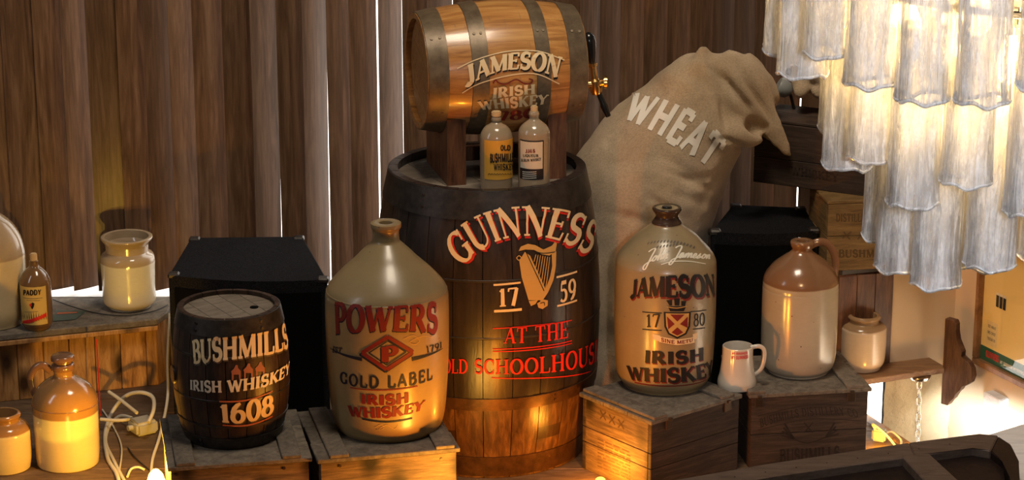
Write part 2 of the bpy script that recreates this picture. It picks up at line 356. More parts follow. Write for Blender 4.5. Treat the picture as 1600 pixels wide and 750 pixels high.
# strokes: (polyline, weight) weight 1 thick, 0 thin, None pen-like; serifs: (x, y, half width)
G = {
 'A': (.84, [([(.10, 0), (.42, 1)], 0), ([(.42, 1), (.74, 0)], 1), ([(.22, .34), (.63, .34)], 0)], [(.10, 0, .12), (.74, 0, .14)]),
 'B': (.76, [([(.18, 0), (.18, 1)], 1), ([(.18, .97), (.38, .97)] + E(.38, .755, .22, .215, 80, -90) + [(.18, .54)], None), ([(.18, .54), (.38, .54)] + E(.40, .285, .26, .255, 80, -90) + [(.18, .03)], None)], [(.14, 0, .12), (.14, 1, .12)]),
 'C': (.80, [(E(.44, .5, .34, .48, 48, 312), None), ([(.68, .62), (.70, .98)], 0), ([(.69, .03), (.70, .28)], 0)], []),
 'D': (.86, [([(.18, 0), (.18, 1)], 1), ([(.18, .97), (.36, .97)] + E(.36, .5, .38, .47, 85, -90) + [(.18, .03)], None)], [(.14, 0, .12), (.14, 1, .12)]),
 'E': (.72, [([(.18, 0), (.18, 1)], 1), ([(.18, .97), (.62, .97)], 0), ([(.18, .03), (.64, .03)], 0), ([(.18, .52), (.50, .52)], 0), ([(.62, .99), (.62, .76)], 0), ([(.64, .01), (.66, .27)], 0), ([(.50, .62), (.50, .42)], 0)], [(.14, 0, .12), (.14, 1, .12)]),
 'F': (.68, [([(.18, 0), (.18, 1)], 1), ([(.18, .97), (.62, .97)], 0), ([(.18, .52), (.50, .52)], 0), ([(.62, .99), (.62, .76)], 0), ([(.50, .62), (.50, .42)], 0)], [(.18, 0, .15), (.14, 1, .12)]),
 'G': (.86, [(E(.44, .5, .34, .48, 48, 320), None), ([(.68, .62), (.70, .98)], 0), ([(.70, .05), (.70, .42)], 1)], [(.68, .42, .15)]),
 'H': (.90, [([(.18, 0), (.18, 1)], 1), ([(.72, 0), (.72, 1)], 1), ([(.18, .52), (.72, .52)], 0)], [(.18, 0, .15), (.18, 1, .15), (.72, 0, .15), (.72, 1, .15)]),
 'I': (.40, [([(.20, 0), (.20, 1)], 1)], [(.20, 0, .15), (.20, 1, .15)]),
 'J': (.56, [([(.36, 1), (.36, .22)] + E(.18, .2, .18, .2, 0, -150, 8), 1)], [(.36, 1, .15)]),
 'K': (.88, [([(.18, 0), (.18, 1)], 1), ([(.20, .42), (.70, 1)], 0), ([(.36, .58), (.74, 0)], 1)], [(.18, 0, .15), (.18, 1, .15), (.70, 1, .12), (.74, 0, .13)]),
 'L': (.70, [([(.18, 0), (.18, 1)], 1), ([(.18, .03), (.62, .03)], 0), ([(.62, .01), (.65, .3)], 0)], [(.16, 0, .13), (.18, 1, .15)]),
 'M': (1.06, [([(.16, 0), (.18, 1)], 0), ([(.18, 1), (.53, .05)], 1), ([(.53, .05), (.86, 1)], 0), ([(.88, 1), (.90, 0)], 1)], [(.16, 0, .12), (.16, 1, .10), (.90, 0, .14), (.90, 1, .10)]),
 'N': (.94, [([(.17, 0), (.17, 1)], 0), ([(.17, 1), (.76, 0)], 1), ([(.76, 0), (.76, 1)], 0)], [(.17, 0, .13), (.13, 1, .12), (.76, 1, .13)]),
 'O': (.88, [(E(.44, .5, .34, .48, 0, 360), None)], []),
 'Q': (.88, [(E(.44, .5, .34, .48, 0, 360), None), ([(.46, .2), (.78, -.12)], 1)], []),
 'P': (.74, [([(.18, 0), (.18, 1)], 1), ([(.18, .97), (.38, .97)] + E(.38, .71, .25, .26, 85, -90) + [(.18, .45)], None)], [(.18, 0, .15), (.14, 1, .12)]),
 'R': (.84, [([(.18, 0), (.18, 1)], 1), ([(.18, .97), (.38, .97)] + E(.38, .73, .23, .24, 85, -90) + [(.18, .49)], None), ([(.40, .49), (.72, 0)], 1)], [(.18, 0, .15), (.14, 1, .12), (.74, 0, .10)]),
 'S': (.70, [(E(.35, .73, .22, .245, 35, 235) + [(.34, .50)] + E(.35, .27, .24, .245, 55, -145), 2), ([(.53, .70), (.55, 1)], 0), ([(.13, 0), (.12, .30)], 0)], []),
 'T': (.80, [([(.40, 0), (.40, 1)], 1), ([(.08, .97), (.72, .97)], 0), ([(.08, .99), (.06, .74)], 0), ([(.72, .99), (.74, .74)], 0)], [(.40, 0, .15)]),
 'U': (.90, [([(.18, 1), (.18, .32)] + E(.45, .30, .27, .28, 180, 265, 6), 1), (E(.45, .30, .29, .28, 265, 360, 6) + [(.74, 1)], 0)], [(.18, 1, .15), (.74, 1, .13)]),
 'V': (.84, [([(.10, 1), (.42, 0)], 1), ([(.42, 0), (.74, 1)], 0)], [(.10, 1, .14), (.74, 1, .12)]),
 'W': (1.16, [([(.10, 1), (.36, 0)], 1), ([(.36, 0), (.58, .95)], 0), ([(.58, .95), (.82, 0)], 1), ([(.82, 0), (1.06, 1)], 0)], [(.10, 1, .14), (1.06, 1, .11)]),
 'Y': (.84, [([(.10, 1), (.42, .48)], 1), ([(.42, .48), (.74, 1)], 0), ([(.42, 0), (.42, .5)], 1)], [(.10, 1, .13), (.74, 1, .12), (.42, 0, .15)]),
 '&': (.84, [(E(.36, .78, .16, .19, -60, 250) + [(.70, .02)], 0), (E(.34, .25, .24, .23, 120, 380), None)], []),
 '0': (.70, [(E(.35, .5, .26, .48, 0, 360), None)], []), '1': (.44, [([(.22, 0), (.22, 1)], 1), ([(.06, .84), (.22, .97)], 0)], [(.22, 0, .16)]),
 '2': (.66, [(E(.32, .72, .22, .25, 160, -30) + [(.10, .04)], None), ([(.08, .04), (.60, .04)], 0)], []),
 '5': (.66, [([(.16, .97), (.56, .97)], 1), ([(.17, .97), (.15, .55)], 0), (E(.32, .32, .25, .29, 120, -140), None)], []),
 '6': (.70, [(E(.34, .30, .25, .28, 0, 360), None), (E(.60, .34, .52, .64, 180, 105), 2)], []),
 '7': (.64, [([(.07, .96), (.58, .96)], 0), ([(.56, .97), (.26, 0)], 1), ([(.08, .98), (.06, .80)], 0)], []),
 '8': (.68, [(E(.34, .74, .20, .22, 0, 360), None), (E(.34, .27, .25, .26, 0, 360), None)], []),
 '9': (.70, [(E(.36, .68, .25, .29, 0, 360), None), (E(.10, .64, .51, .62, 0, -75), 2)], []),
 "'": (.24, [([(.12, 1), (.10, .74)], 1)], []), '.': (.26, [([(.12, 0), (.12, .12)], 1)], []), '-': (.5, [([(.1, .45), (.4, .45)], 0)], []), ' ': (.42, [], []),
}
def strip(pts, wf):
    """quads [(p, q, r, s)] along a polyline in letter units"""
    P_ = []
    for i in range(len(pts) - 1):
        (x0, y0), (x1, y1) = pts[i], pts[i + 1]; L = math.hypot(x1 - x0, y1 - y0)
        if L < 1e-6: continue
        k = max(1, int(L / .14))
        for j in range(k): P_.append((x0 + (x1 - x0) * j / k, y0 + (y1 - y0) * j / k))
    P_.append(pts[-1]); n = len(P_); S = []
    closed = math.hypot(P_[0][0] - P_[-1][0], P_[0][1] - P_[-1][1]) < 1e-4
    for i in range(n):
        a = P_[max(i - 1, 0)]; b = P_[min(i + 1, n - 1)]
        if closed and i in (0, n - 1): a = P_[-2]; b = P_[1]
        dx, dy = b[0] - a[0], b[1] - a[1]; L = math.hypot(dx, dy) or 1; dx /= L; dy /= L; wdt = wf(abs(dy), i / (n - 1)) / 2
        S.append(((P_[i][0] - dy * wdt, P_[i][1] + dx * wdt), (P_[i][0] + dy * wdt, P_[i][1] - dx * wdt)))
    return [(S[i][0], S[i][1], S[i + 1][1], S[i + 1][0]) for i in range(n - 1)]
def text_quads(txt, thick=.17, thin=.06, serif=True, gap=.06):
    x = 0; out = []
    for ch in txt:
        wd, st, se = G[ch]
        for pl, k in st:
            pl = [(px + x, py) for px, py in pl]
            if k == 1: wf = lambda d, t: thick
            elif k == 0: wf = lambda d, t: thin
            elif k == 2: wf = lambda d, t: thin + (thick - thin) * (math.sin(math.pi * t) ** .6)
            else: wf = lambda d, t: thin + (thick - thin) * d
            out += strip(pl, wf)
        if serif:
            for sx, sy, hw in se:
                h = thin * .9; y0 = sy if sy < .5 else sy - h
                out += strip([(x + sx - hw, y0 + h / 2), (x + sx + hw, y0 + h / 2)], lambda d, t: h)
        x += wd + gap
    W = x - gap
    return [tuple((p[0] / W, p[1]) for p in q) for q in out], W
class Band:
    """maps (u, v) in a unit box onto a surface between a bottom and a top curve, each through three points"""
    def __init__(s, surf, bot, top=None, cap=None):
        s.s = surf
        def quad(p3):
            A = [surf.hit(*p) for p in p3]
            if len(A) == 2: A = [A[0], ((A[0][0] + A[1][0]) / 2, (A[0][1] + A[1][1]) / 2), A[1]]
            return A
        s.b = quad(bot); s.t = quad(top)
    @staticmethod
    def ev(A, u):
        (a0, b0), (a1, b1), (a2, b2) = A; l0 = 2 * (u - .5) * (u - 1); l1 = -4 * u * (u - 1); l2 = 2 * u * (u - .5)
        return a0 * l0 + a1 * l1 + a2 * l2, b0 * l0 + b1 * l1 + b2 * l2
    def __call__(s, u, v, off):
        p = s.ev(s.b, u); q = s.ev(s.t, u); return s.s.pt(p[0] + (q[0] - p[0]) * v, p[1] + (q[1] - p[1]) * v, off)
def letters(name, band, quads, mat, parent, off=.0012, dx=0, dy=0, label=None):
    verts = []; faces = []
    for q in quads:
        i = len(verts); verts += [band(p[0] + dx, p[1] + dy, off) for p in q]; faces.append((i, i + 1, i + 2, i + 3))
    bm = bmesh.new(); me = mesh(name, verts, faces); bm.from_mesh(me); bmesh.ops.remove_doubles(bm, verts=bm.verts, dist=1e-6); bm.to_mesh(me); bm.free()
    o = link(name, me, mat, parent)
    if label: o['label'] = label
    return o
def write(txt, surf, bot, top, mat, parent, shadow=None, sh=(.012, -.07), thick=.2, thin=.08, serif=True, gap=.06, off=.0012, name='lettering', label=None):
    q, W = text_quads(txt, thick, thin, serif, gap); b = Band(surf, bot, top)
    if shadow: letters(name + '_shadow', b, q, shadow, parent, off * .4, sh[0], sh[1])
    return letters(name, b, q, mat, parent, off, label=label)
def stroke_px(surf, pts, wpx, mat, parent, off=.0012, name='painted_line', wf=None, per=6):
    """a painted line following picture points laid on the surface"""
    if isinstance(pts[0], (int, float)): pts = [pts]
    A = [surf.hit(*p) for p in pts]; A = [(v.x, v.y) for v in spline([(a, b, 0) for a, b in A], per)]
    wm = wpx / FPX * 5.9
    q = []
    n = len(A); S = []
    for i in range(n):
        a = A[max(i - 1, 0)]; b = A[min(i + 1, n - 1)]; dx, dy = b[0] - a[0], b[1] - a[1]; L = math.hypot(dx, dy) or 1
        k = wm / 2 * (wf(i / (n - 1)) if wf else 1); S.append(((A[i][0] - dy / L * k, A[i][1] + dx / L * k), (A[i][0] + dy / L * k, A[i][1] - dx / L * k)))
    verts = []; faces = []
    for i in range(n - 1):
        j = len(verts); verts += [surf.pt(*S[i][0], off), surf.pt(*S[i][1], off), surf.pt(*S[i + 1][1], off), surf.pt(*S[i + 1][0], off)]; faces.append((j, j + 1, j + 2, j + 3))
    return verts, faces
def lines_px(surf, lst, mat, parent, off=.0012, name='painted_line', wf=None, label=None):
    if len(lst) <= 9:
        for pts, wpx in lst:
            v, f = stroke_px(surf, pts, wpx, mat, parent, off, wf=wf); o = link(name, mesh(name, v, f), mat, parent)
            if label: o['label'] = label
        return o
    V = []; F = []
    for pts, wpx in lst:
        v, f = stroke_px(surf, pts, wpx, mat, parent, off, wf=wf); n = len(V); V += v; F += [tuple(i + n for i in q) for q in f]
    o = link(name, mesh(name, V, F), mat, parent); o['kind'] = 'stuff'
    return o
def poly_px(surf, polys, mat, parent, off=.001, name='painted_patch'):
    """filled picture polygons laid on the surface, cut fine so that they follow it"""
    if len(polys) > 1:
        for pg in polys: o = poly_px(surf, [pg], mat, parent, off, name)
        return o
    bm = bmesh.new()
    for pg in polys:
        A = [surf.hit(*p) for p in pg]; vs = [bm.verts.new((a, b, 0)) for a, b in A]; bm.faces.new(vs)
    bmesh.ops.triangulate(bm, faces=bm.faces)
    for _ in range(2): bmesh.ops.subdivide_edges(bm, edges=[e for e in bm.edges if e.calc_length() > .008], cuts=1, use_grid_fill=False); bmesh.ops.triangulate(bm, faces=bm.faces)
    for v in bm.verts: v.co = surf.pt(v.co.x, v.co.y, off)
    return link(name, frommesh(bm, name, None, False), mat, parent)
# ================================================================== THE SETTING
LZ = .187                                        # height of the ledge and window sill
BY = 6.18                                        # plane of the blinds
fl = struct(thing('floor', 'worn board floor of the raised display', 'floor')); del fl['category']
for i in range(13):
    y0 = 4.55 + i * .125
    ea, eb_ = atZ(1352, 648, 0), atZ(1432, 703, 0); ex_ = lambda yy: min(1.3, ea.x + (eb_.x - ea.x) * (yy - ea.y) / (eb_.y - ea.y)) if yy < ea.y else ea.x - .10
    x0 = -1.9 if y0 > 5.0 else -.80  # front left boards cut back, out of view, so their edge shadows the jug
    link('plank', slab([(x0, y0), (ex_(y0), y0), (ex_(y0 + .1225), y0 + .1225), (x0, y0 + .1225)], -.03, 0, .002), M['floor_wood'], fl)
lf = struct(link('floor_lower', slab([(-3, 2.5), (4, 2.5), (4, 6.6), (-3, 6.6)], -1.02, -1.0), plain('dark_floor', (.12, .08, .05), .5)))
lf.name = 'floor'
# window behind the blinds: overcast daylight
wi = struct(link('window_1', mesh('pane', [(-2.0, 6.62, .0), (1.12, 6.62, 0), (1.12, 6.62, 1.58), (-2.0, 6.62, 1.58)], [(0, 1, 2, 3)]), emit('window_daylight', (1, .93, .84), 5.0)))
for x in (-1.6, -.75, .1, .95):
    link('window_frame', bevel_box(.05, .04, 1.6, .004, c=(x, 6.59, .8)), M['white_wood'], wi)
struct(link('trim_1', slab([(-2.0, 6.17), (1.0, 6.17), (1.0, 6.6), (-2.0, 6.6)], LZ - .03, LZ), M['white_wood']))
struct(link('wall_back', slab([(-2.0, 6.18), (1.0, 6.18), (1.0, 6.24), (-2.0, 6.24)], -.03, LZ - .03), M['plaster']))
# corner at the right: wall_back_right, wall_right, stone below the shelf, bright window beside it
CR = atZ(1488, 554, .13).xy; DL = atZ(1384, 567, .13).xy; WR = CR + Vector((.087, -.185)).normalized() * 1.5
nb = (CR - DL).normalized(); pb = Vector((-nb.y, nb.x)); wr = (WR - CR).normalized(); pr_ = Vector((-wr.y, wr.x))
struct(link('wall_back', slab([DL, CR, CR + pb * .25, DL + pb * .25], .10, 1.4), M['plaster']))
def stonewall():
    bm = bmesh.new(); n, m = 26, 60; V = {}
    for i in range(n + 1):
        for j in range(m + 1):
            u = DL + (CR - DL) * (i / n); z = -1.0 + 1.1 * j / m
            h = noise.fractal(Vector((u.x * 9, z * 9, 3)), .9, 2, 4) * .010 + max(0, noise.noise(Vector((u.x * 13, z * 9, 7)))) * .012
            q = u - pb * h; V[i, j] = bm.verts.new((q.x, q.y, z))
    for i in range(n):
        for j in range(m): bm.faces.new((V[i, j], V[i + 1, j], V[i + 1, j + 1], V[i, j + 1]))
    return frommesh(bm, 'stone', 180, False)
struct(link('wall_back', stonewall(), M['stone']))
struct(link('wall_right', slab([CR, WR, WR + pr_ * .1 * 1, CR + pr_ * .1], -1.0, 1.4), M['plaster']))
wq = [DL, DL - nb * .26]
struct(link('window_2', mesh('pane', [(wq[0].x, wq[0].y + .03, -1), (wq[1].x, wq[1].y + .03, -1), (wq[1].x, wq[1].y + .03, .08), (wq[0].x, wq[0].y + .03, .08)], [(0, 1, 2, 3)]), bpy.data.materials['window_daylight']))

# ------------------------------------------------------------------ vertical blinds
bl = thing('vertical_blind', 'dark wood-grained vertical blind with daylight leaking between its slats', 'blind', (0, BY, 0))
ed = [-395, -348, -300, -255, -208, -162, -118, -75, -33, 12, 61, 104, 143, 190, 232, 270, 307, 353, 396, 437, 476, 514, 549, 594, 631, 669, 709, 747, 785, 825, 865, 905, 936, 968, 1004, 1040, 1075, 1110, 1143, 1175, 1212, 1250, 1290, 1330]
gap = {353: -.004, 437: -.004, 514: -.003, 594: .0045, 631: .001, 709: .002, 1143: -.004, 1175: -.004, 1212: -.002, 1250: .003}
low = {437: 1, 514: 1}
rb = random.Random(3)
WS = .089; ZB, ZT = .203, 1.57
for i, e in enumerate(ed):
    xl = atY(e, 200, BY).x; nx = ed[i + 1] if i + 1 < len(ed) else e + 40; xn = atY(nx, 200, BY).x; pitch = xn - xl
    g = gap.get(nx, -.012); target = pitch - g          # projected width
    ya = math.acos(max(.2, min(.995, target / WS))) * 1.0
    wv = WS
    lo_, hi_ = .05, 1.45
    for _ in range(40):
        ya = (lo_ + hi_) / 2; xr = (xl + WS * math.cos(ya)) * BY / (BY + WS * math.sin(ya)) - xl
        if xr > target: lo_ = ya
        else: hi_ = ya
    if target > WS - .003: wv = target + .002; ya = .12
    bm = bmesh.new(); prev = None; tw = rb.uniform(-.02, .02)
    segs = 6; rows = 5; V = {}
    for side in (0, 1):
        for r_ in range(rows + 1):
            z = ZB + (ZT - ZB) * r_ / rows; a = ya + tw * (1 - r_ / rows)
            if nx in low: a += .11 * (1 - r_ / rows) ** 1.2
            for k in range(segs + 1):
                t = k / segs; bow = .0022 * math.sin(math.pi * t) * (1 if i % 3 else .6)
                px, py = t * wv, -bow + side * .0012
                V[side, r_, k] = bm.verts.new((xl + px * math.cos(a) - py * math.sin(a), -.012 + px * math.sin(a) + py * math.cos(a), z))
    for r_ in range(rows):
        for k in range(segs):
            bm.faces.new((V[0, r_, k], V[0, r_, k + 1], V[0, r_ + 1, k + 1], V[0, r_ + 1, k])); bm.faces.new((V[1, r_, k + 1], V[1, r_, k], V[1, r_ + 1, k], V[1, r_ + 1, k + 1]))
        for k in (0, segs): bm.faces.new((V[0, r_, k], V[0, r_ + 1, k], V[1, r_ + 1, k], V[1, r_, k]))
    for r_ in (0, rows):
        for k in range(segs): bm.faces.new((V[0, r_, k], V[1, r_, k], V[1, r_, k + 1], V[0, r_, k + 1]))
    link('slat', frommesh(bm, 'slat', 40), M['blind'], bl)
link('head_rail', bevel_box(3.1, .05, .04, .004, c=(-.45, .02, ZT + .02)), M['hoop_dark'], bl)

# ------------------------------------------------------------------ left ledge with pine boards
A = atZ(0, 523, LZ); B = atZ(246, 498, LZ); dd = (B - A).normalized(); A2 = A - dd * .35; Cc = atZ(262, 487, LZ)
lg = thing('ledge', 'pine-boarded ledge under the blind carrying the wide-mouthed jar', 'ledge', (0, 0, 0))
ln = Vector((-dd.y, dd.x, 0))
link('ledge_top', slab([A2, B, Cc, (Cc.x, 6.16), (A2.x - .3, 6.16)], LZ - .018, LZ, .003), M['grey_wood'], lg)
L0 = A2 + ln * .022; tot = (B - A2).length
k = 0; s = .0
while s < tot - .01:
    wd = .0655; a = L0 + dd * s; b = L0 + dd * min(s + wd - .0015, tot)
    link('board', slab([a, b, b + ln * .012, a + ln * .012], 0.0, LZ - .018, .0018), M['pine'], lg); s += wd
b0 = L0 + dd * tot
link('board', slab([b0, (Cc.x - .012, Cc.y), (Cc.x - .012, 6.15), (Cc.x - .03, 6.15), (b0.x - .015, b0.y + .012)], 0, LZ - .018, 0), M['pine'], lg)
link('edge_strip', slab([A2 - ln * .003, B - ln * .003, B + ln * .006, A2 + ln * .006], LZ - .03, LZ - .0185, .001), M['pine'], lg)

# ================================================================== CRATES
def crate(name, label, p0, p1, dep, h, side, top='grey_wood', group=None, over=.006, battens=(.10, .80), bdir='y', nlid=3, nside=2, latch=(), z0=0.0, lidt=.010):
    """p0, p1: the two front top corners in plan; dep: how far the lid runs back"""
    p0 = Vector(p0[:2]); p1 = Vector(p1[:2]); W = (p1 - p0).length; a = math.atan2(p1.y - p0.y, p1.x - p0.x)
    t = thing(name, label, 'crate', (p0.x, p0.y, z0), a, group)
    hb = h - lidt; th = .011
    rc = random.Random(len(label) * 7 + int(W * 1000))
    zs = [0] + sorted(hb * (i + 1) / nside + rc.uniform(-.012, .012) for i in range(nside - 1)) + [hb]
    for i in range(nside):
        z = zs[i]; hh = zs[i + 1] - z - .0012; cz = z + hh / 2
        for (sx, sy, cx, cy) in ((W - 2 * over, th, W / 2, over + th / 2), (W - 2 * over, th, W / 2, dep - over - th / 2), (th, dep - 2 * over - 2 * th - .001, over + th / 2, dep / 2), (th, dep - 2 * over - 2 * th - .001, W - over - th / 2, dep / 2)):
            o = link('plank', bevel_box(sx, sy, hh, .0012, c=(cx, cy, cz)), M[side], t)
    for i in range(nlid):
        if bdir == 'y': y0 = dep * i / nlid; me = bevel_box(W + rc.uniform(-.004, .004), dep / nlid - .0018, lidt, .0015, c=(W / 2, y0 + dep / nlid / 2, hb + lidt / 2))
        else: x0 = W * i / nlid; me = bevel_box(W / nlid - .0018, dep + rc.uniform(-.004, .004), lidt, .0015, c=(x0 + W / nlid / 2, dep / 2, hb + lidt / 2))
        link('lid_plank', me, M[top], t)
    bw = .042
    for f in battens:
        x = f * W
        link('batten', bevel_box(bw, dep - .004, .008, .0015, c=(x, dep / 2 - .001, h + .004)), M[top], t)
    for lx in latch:
        o = link('latch', bevel_box(.020, .004, .026, .001, c=(lx * W, over - .002, hb - .010)), M['iron'], t)
        link('hasp', bevel_box(.010, .010, .006, .001, c=(0, 0, 0)), M['iron'], o, T(lx * W, over - .006, hb + .003))
    return t
TZ = .19
def nails(t, W, zs, xs, y=.0055):
    for x, z in zip(xs, zs): link('nail', cyl(.0035, .003, 8), M['iron'], t, T(x * W, y, z) @ RX(R(90)))
c1 = crate('wooden_crate', 'grey-topped wooden crate under the small dark keg, amber-lit front', atZ(263, 731, TZ), atZ(487, 715, TZ), .31, TZ, 'crate_wood', battens=(.12, .86))
nails(c1, .305, [.172, .168, .14, .10], [.06, .82, .2, .7])
c2 = crate('wooden_crate', 'grey wooden crate under the large red-lettered stone jug', atZ(497, 719, TZ), atZ(718, 700, TZ), .31, TZ, 'crate_wood', battens=(.15, .90))
nails(c2, .305, [.17, .165, .12], [.16, .90, .5])
# third crate: turned, its left side faces the lamp; fourth crate right of it
P3 = atZ(1018, 659, TZ)
c3 = crate('wooden_crate', 'turned wooden crate under the black-lettered jug, its left side lit orange', (P3.x, P3.y), (P3.x + .288 * math.cos(R(39)), P3.y + .288 * math.sin(R(39))), .252, TZ, 'crate_dark', battens=(.10, .84), latch=(.20, .84), nside=3)
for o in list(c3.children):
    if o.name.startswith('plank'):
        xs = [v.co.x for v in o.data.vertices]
        if max(xs) - min(xs) < .02 and max(xs) < .03: o.data.materials[0] = M['crate_wood']  # lighter wood on the lamp side: its lit look is in the colour
P4a, P4b = atZ(1172, 617, TZ), atZ(1362, 606, TZ)
c4 = crate('wooden_crate', 'dark wooden crate under the plain brown-topped jug, faded printing on its front', P4a, P4b, .27, TZ, 'crate_dark', battens=(.06, .87), latch=(.08, .84), nside=2)

class Flat:
    """flat face: origin, right, up in world; map and hit like Rev"""
    def __init__(s, o, rt, up): s.o = Vector(o); s.rt = Vector(rt).normalized(); s.up = Vector(up).normalized(); s.nm = s.rt.cross(s.up); s.inv = Matrix.Identity(4)
    def pt(s, a, b, off=0): return s.o + s.rt * a + s.up * b + s.nm * off
    def hit(s, x, y):
        d = ray(x, y); t = (s.o - CAMP).dot(s.nm) / d.dot(s.nm); q = CAMP + d * t - s.o; return (q.dot(s.rt), q.dot(s.up))
class Local:
    """the same surface expressed in a parent's own space"""
    def __init__(s, base, parent): s.b = base; s.i = parent.matrix_world.inverted()
    def pt(s, a, b, off=0): return s.i @ s.b.pt(a, b, off)
    def hit(s, x, y): return s.b.hit(x, y)
bpy.context.view_layer.update()
INK = paint('faded_black_ink', (.022, .014, .010), .8); INK2 = paint('faded_brown_ink', (.085, .050, .028), .8)
f4r = (P4b - P4a).normalized(); f4 = Local(Flat(P4a + Vector((f4r.y * -.006, f4r.x * .006, 0)), f4r, (0, 0, 1)), c4)
write('BUSHMILLS DISTILLERY CO', f4, [(1188, 668), (1262, 650), (1342, 652)], [(1186, 655), (1260, 637), (1338, 640)], INK, c4, thick=.16, thin=.08, off=.0008, name='faded_lettering')
write('BUSHMILLS', f4, [(1218, 722), (1265, 720), (1312, 716)], [(1218, 702), (1265, 700), (1312, 697)], INK, c4, thick=.26, thin=.12, off=.0008, name='faded_lettering')
lines_px(f4, [([(1184, 672), (1262, 655), (1344, 657)], 1), ([(1184, 650), (1262, 633), (1344, 634)], 1)] +
         [([(1240, 685), (1226 - 2 * k, 662 + 6 * k)], 3) for k in range(4)] + [([(1290, 683), (1304 + 2 * k, 660 + 6 * k)], 3) for k in range(4)] +
         [([(1236 , 684), (1262, 692), (1292, 682)], 2), ([(1256, 660), (1270, 676)], 2), ([(1270, 660), (1256, 676)], 2)], INK, c4, off=.0008, name='faded_emblem')
sdir = Vector((-math.sin(R(39)), math.cos(R(39)), 0)); o3 = Vector((P3.x, P3.y, 0)) + Vector((math.cos(R(39)), math.sin(R(39)), 0)) * .006
f3 = Local(Flat(o3, -sdir, (0, 0, 1)), c3)
f3.b.nm = -Vector((math.cos(R(39)), math.sin(R(39)), 0))
bars = []
rg = random.Random(5)
for r_ in range(9):
    x = 934
    while x < 984:
        L = rg.uniform(5, 12); yy = lambda xx: 686 + r_ * 5.2 + (xx - 934) * .42
        bars.append(([(x, yy(x)), (min(x + L, 985), yy(min(x + L, 985)))], 2.0)); x += L + 2.5
lines_px(f3, bars, INK2, c3, off=.0006, name='faded_print')
lines_px(f3, [([(938 + 14 * k, 641 + 7 * k), (947 + 14 * k, 657 + 7 * k)], 2.5) for k in range(3)] + [([(947 + 14 * k, 644 + 7 * k), (938 + 14 * k, 654 + 7 * k)], 2.5) for k in range(3)], INK2, c3, off=.0006, name='faded_print')

# ================================================================== BARRELS
def barrel(name, label, base, prof, nst, wood_, head, hoops, th=.014, inset=.018, rz=0, frame=None, both=False, groovew=.0009):
    """prof: smoothed (z, r); hoops: (z0, z1, proud, material)"""
    t = thing(name, label, 'barrel', base, rz)
    if frame is not None: t.matrix_world = frame
    da = math.pi / nst
    bm = bmesh.new(); ring = []
    for z, r in prof:
        g = groovew / r; row = []
        for rr in (r, r - th):
            for k in range(4):
                a = -da + g + (2 * da - 2 * g) * k / 3; dr = -.0012 if (k in (0, 3) and rr == r) else 0
                row.append(bm.verts.new(((rr + dr) * math.sin(a), -(rr + dr) * math.cos(a), z)))
        ring.append(row)
    for i in range(len(ring) - 1):
        p, q = ring[i], ring[i + 1]
        for k in range(3): bm.faces.new((p[k], p[k + 1], q[k + 1], q[k])); bm.faces.new((p[4 + k + 1], p[4 + k], q[4 + k], q[4 + k + 1]))
        bm.faces.new((p[4], p[0], q[0], q[4])); bm.faces.new((p[3], p[7], q[7], q[3]))
    for p in (ring[0], ring[-1]):
        for k in range(3): bm.faces.new((p[k], p[k + 1], p[4 + k + 1], p[4 + k]))
    me = frommesh(bm, 'stave', 30)
    for k in range(nst): link('stave', me, wood_, t, RZ(2 * math.pi * k / nst))
    rv = Rev(Matrix(), prof)
    for z0, z1, pr, hm in hoops:
        n = 72; V = []; F = []
        for z, o in ((z0, 0), (z0 + .0008, pr), (z1 - .0008, pr), (z1, 0), (z1, -.0006), (z0, -.0006)):
            for k in range(n): a = 2 * math.pi * k / n; r = rv.r(z) + o; V.append((r * math.cos(a), r * math.sin(a), z))
        for j in range(6):
            for k in range(n): F.append((j * n + k, j * n + (k + 1) % n, ((j + 1) % 6) * n + (k + 1) % n, ((j + 1) % 6) * n + k))
        h = link('hoop', mesh('hoop', V, F, 30), hm, t)
        if z1 - z0 > .02:
            for a in (-.75, .55, 1.9):
                for dz in (.3, .7):
                    zz = z0 + (z1 - z0) * dz; r = rv.r(zz) + pr
                    link('rivet', cyl(.0035, .003, 8, bv=0), hm, h, RZ(a) @ T(0, -r, zz) @ RX(R(90)))
    H = prof[-1][0]
    for top in ((True, False) if both else (True,)):
        z = H - inset if top else inset; r = rv.r(z) - th - .0006
        nb_ = 5
        for k in range(nb_):
            x0 = -r + 2 * r * k / nb_ + .0006; x1 = -r + 2 * r * (k + 1) / nb_ - .0006; up = []; dn = []
            m = 7
            for j in range(m): x = x0 + (x1 - x0) * j / (m - 1); y = math.sqrt(max(0, r * r - x * x)); up.append((x, y)); dn.append((x, -y))
            pl = dn + up[::-1]
            pl = [p for i, p in enumerate(pl) if i == 0 or (Vector(p) - Vector(pl[i - 1])).length > 1e-4]
            link('head_board', slab(pl, z - .012 if top else z, z if top else z + .012, 0), head, t, RZ(.35))
    return t
def hoopprof(prof, hoops):
    """surface radius with the hoops added, for paint that runs over them"""
    rv = Rev(Matrix(), prof); zs = sorted(set([z for z, r in prof] + [h[0] - .0004 for h in hoops] + [h[0] for h in hoops] + [h[1] for h in hoops] + [h[1] + .0004 for h in hoops]))
    out = []
    for z in zs:
        if z < prof[0][0] or z > prof[-1][0]: continue
        out.append((z, rv.r(z) + max([h[2] for h in hoops if h[0] <= z <= h[1]] + [0])))
    return out
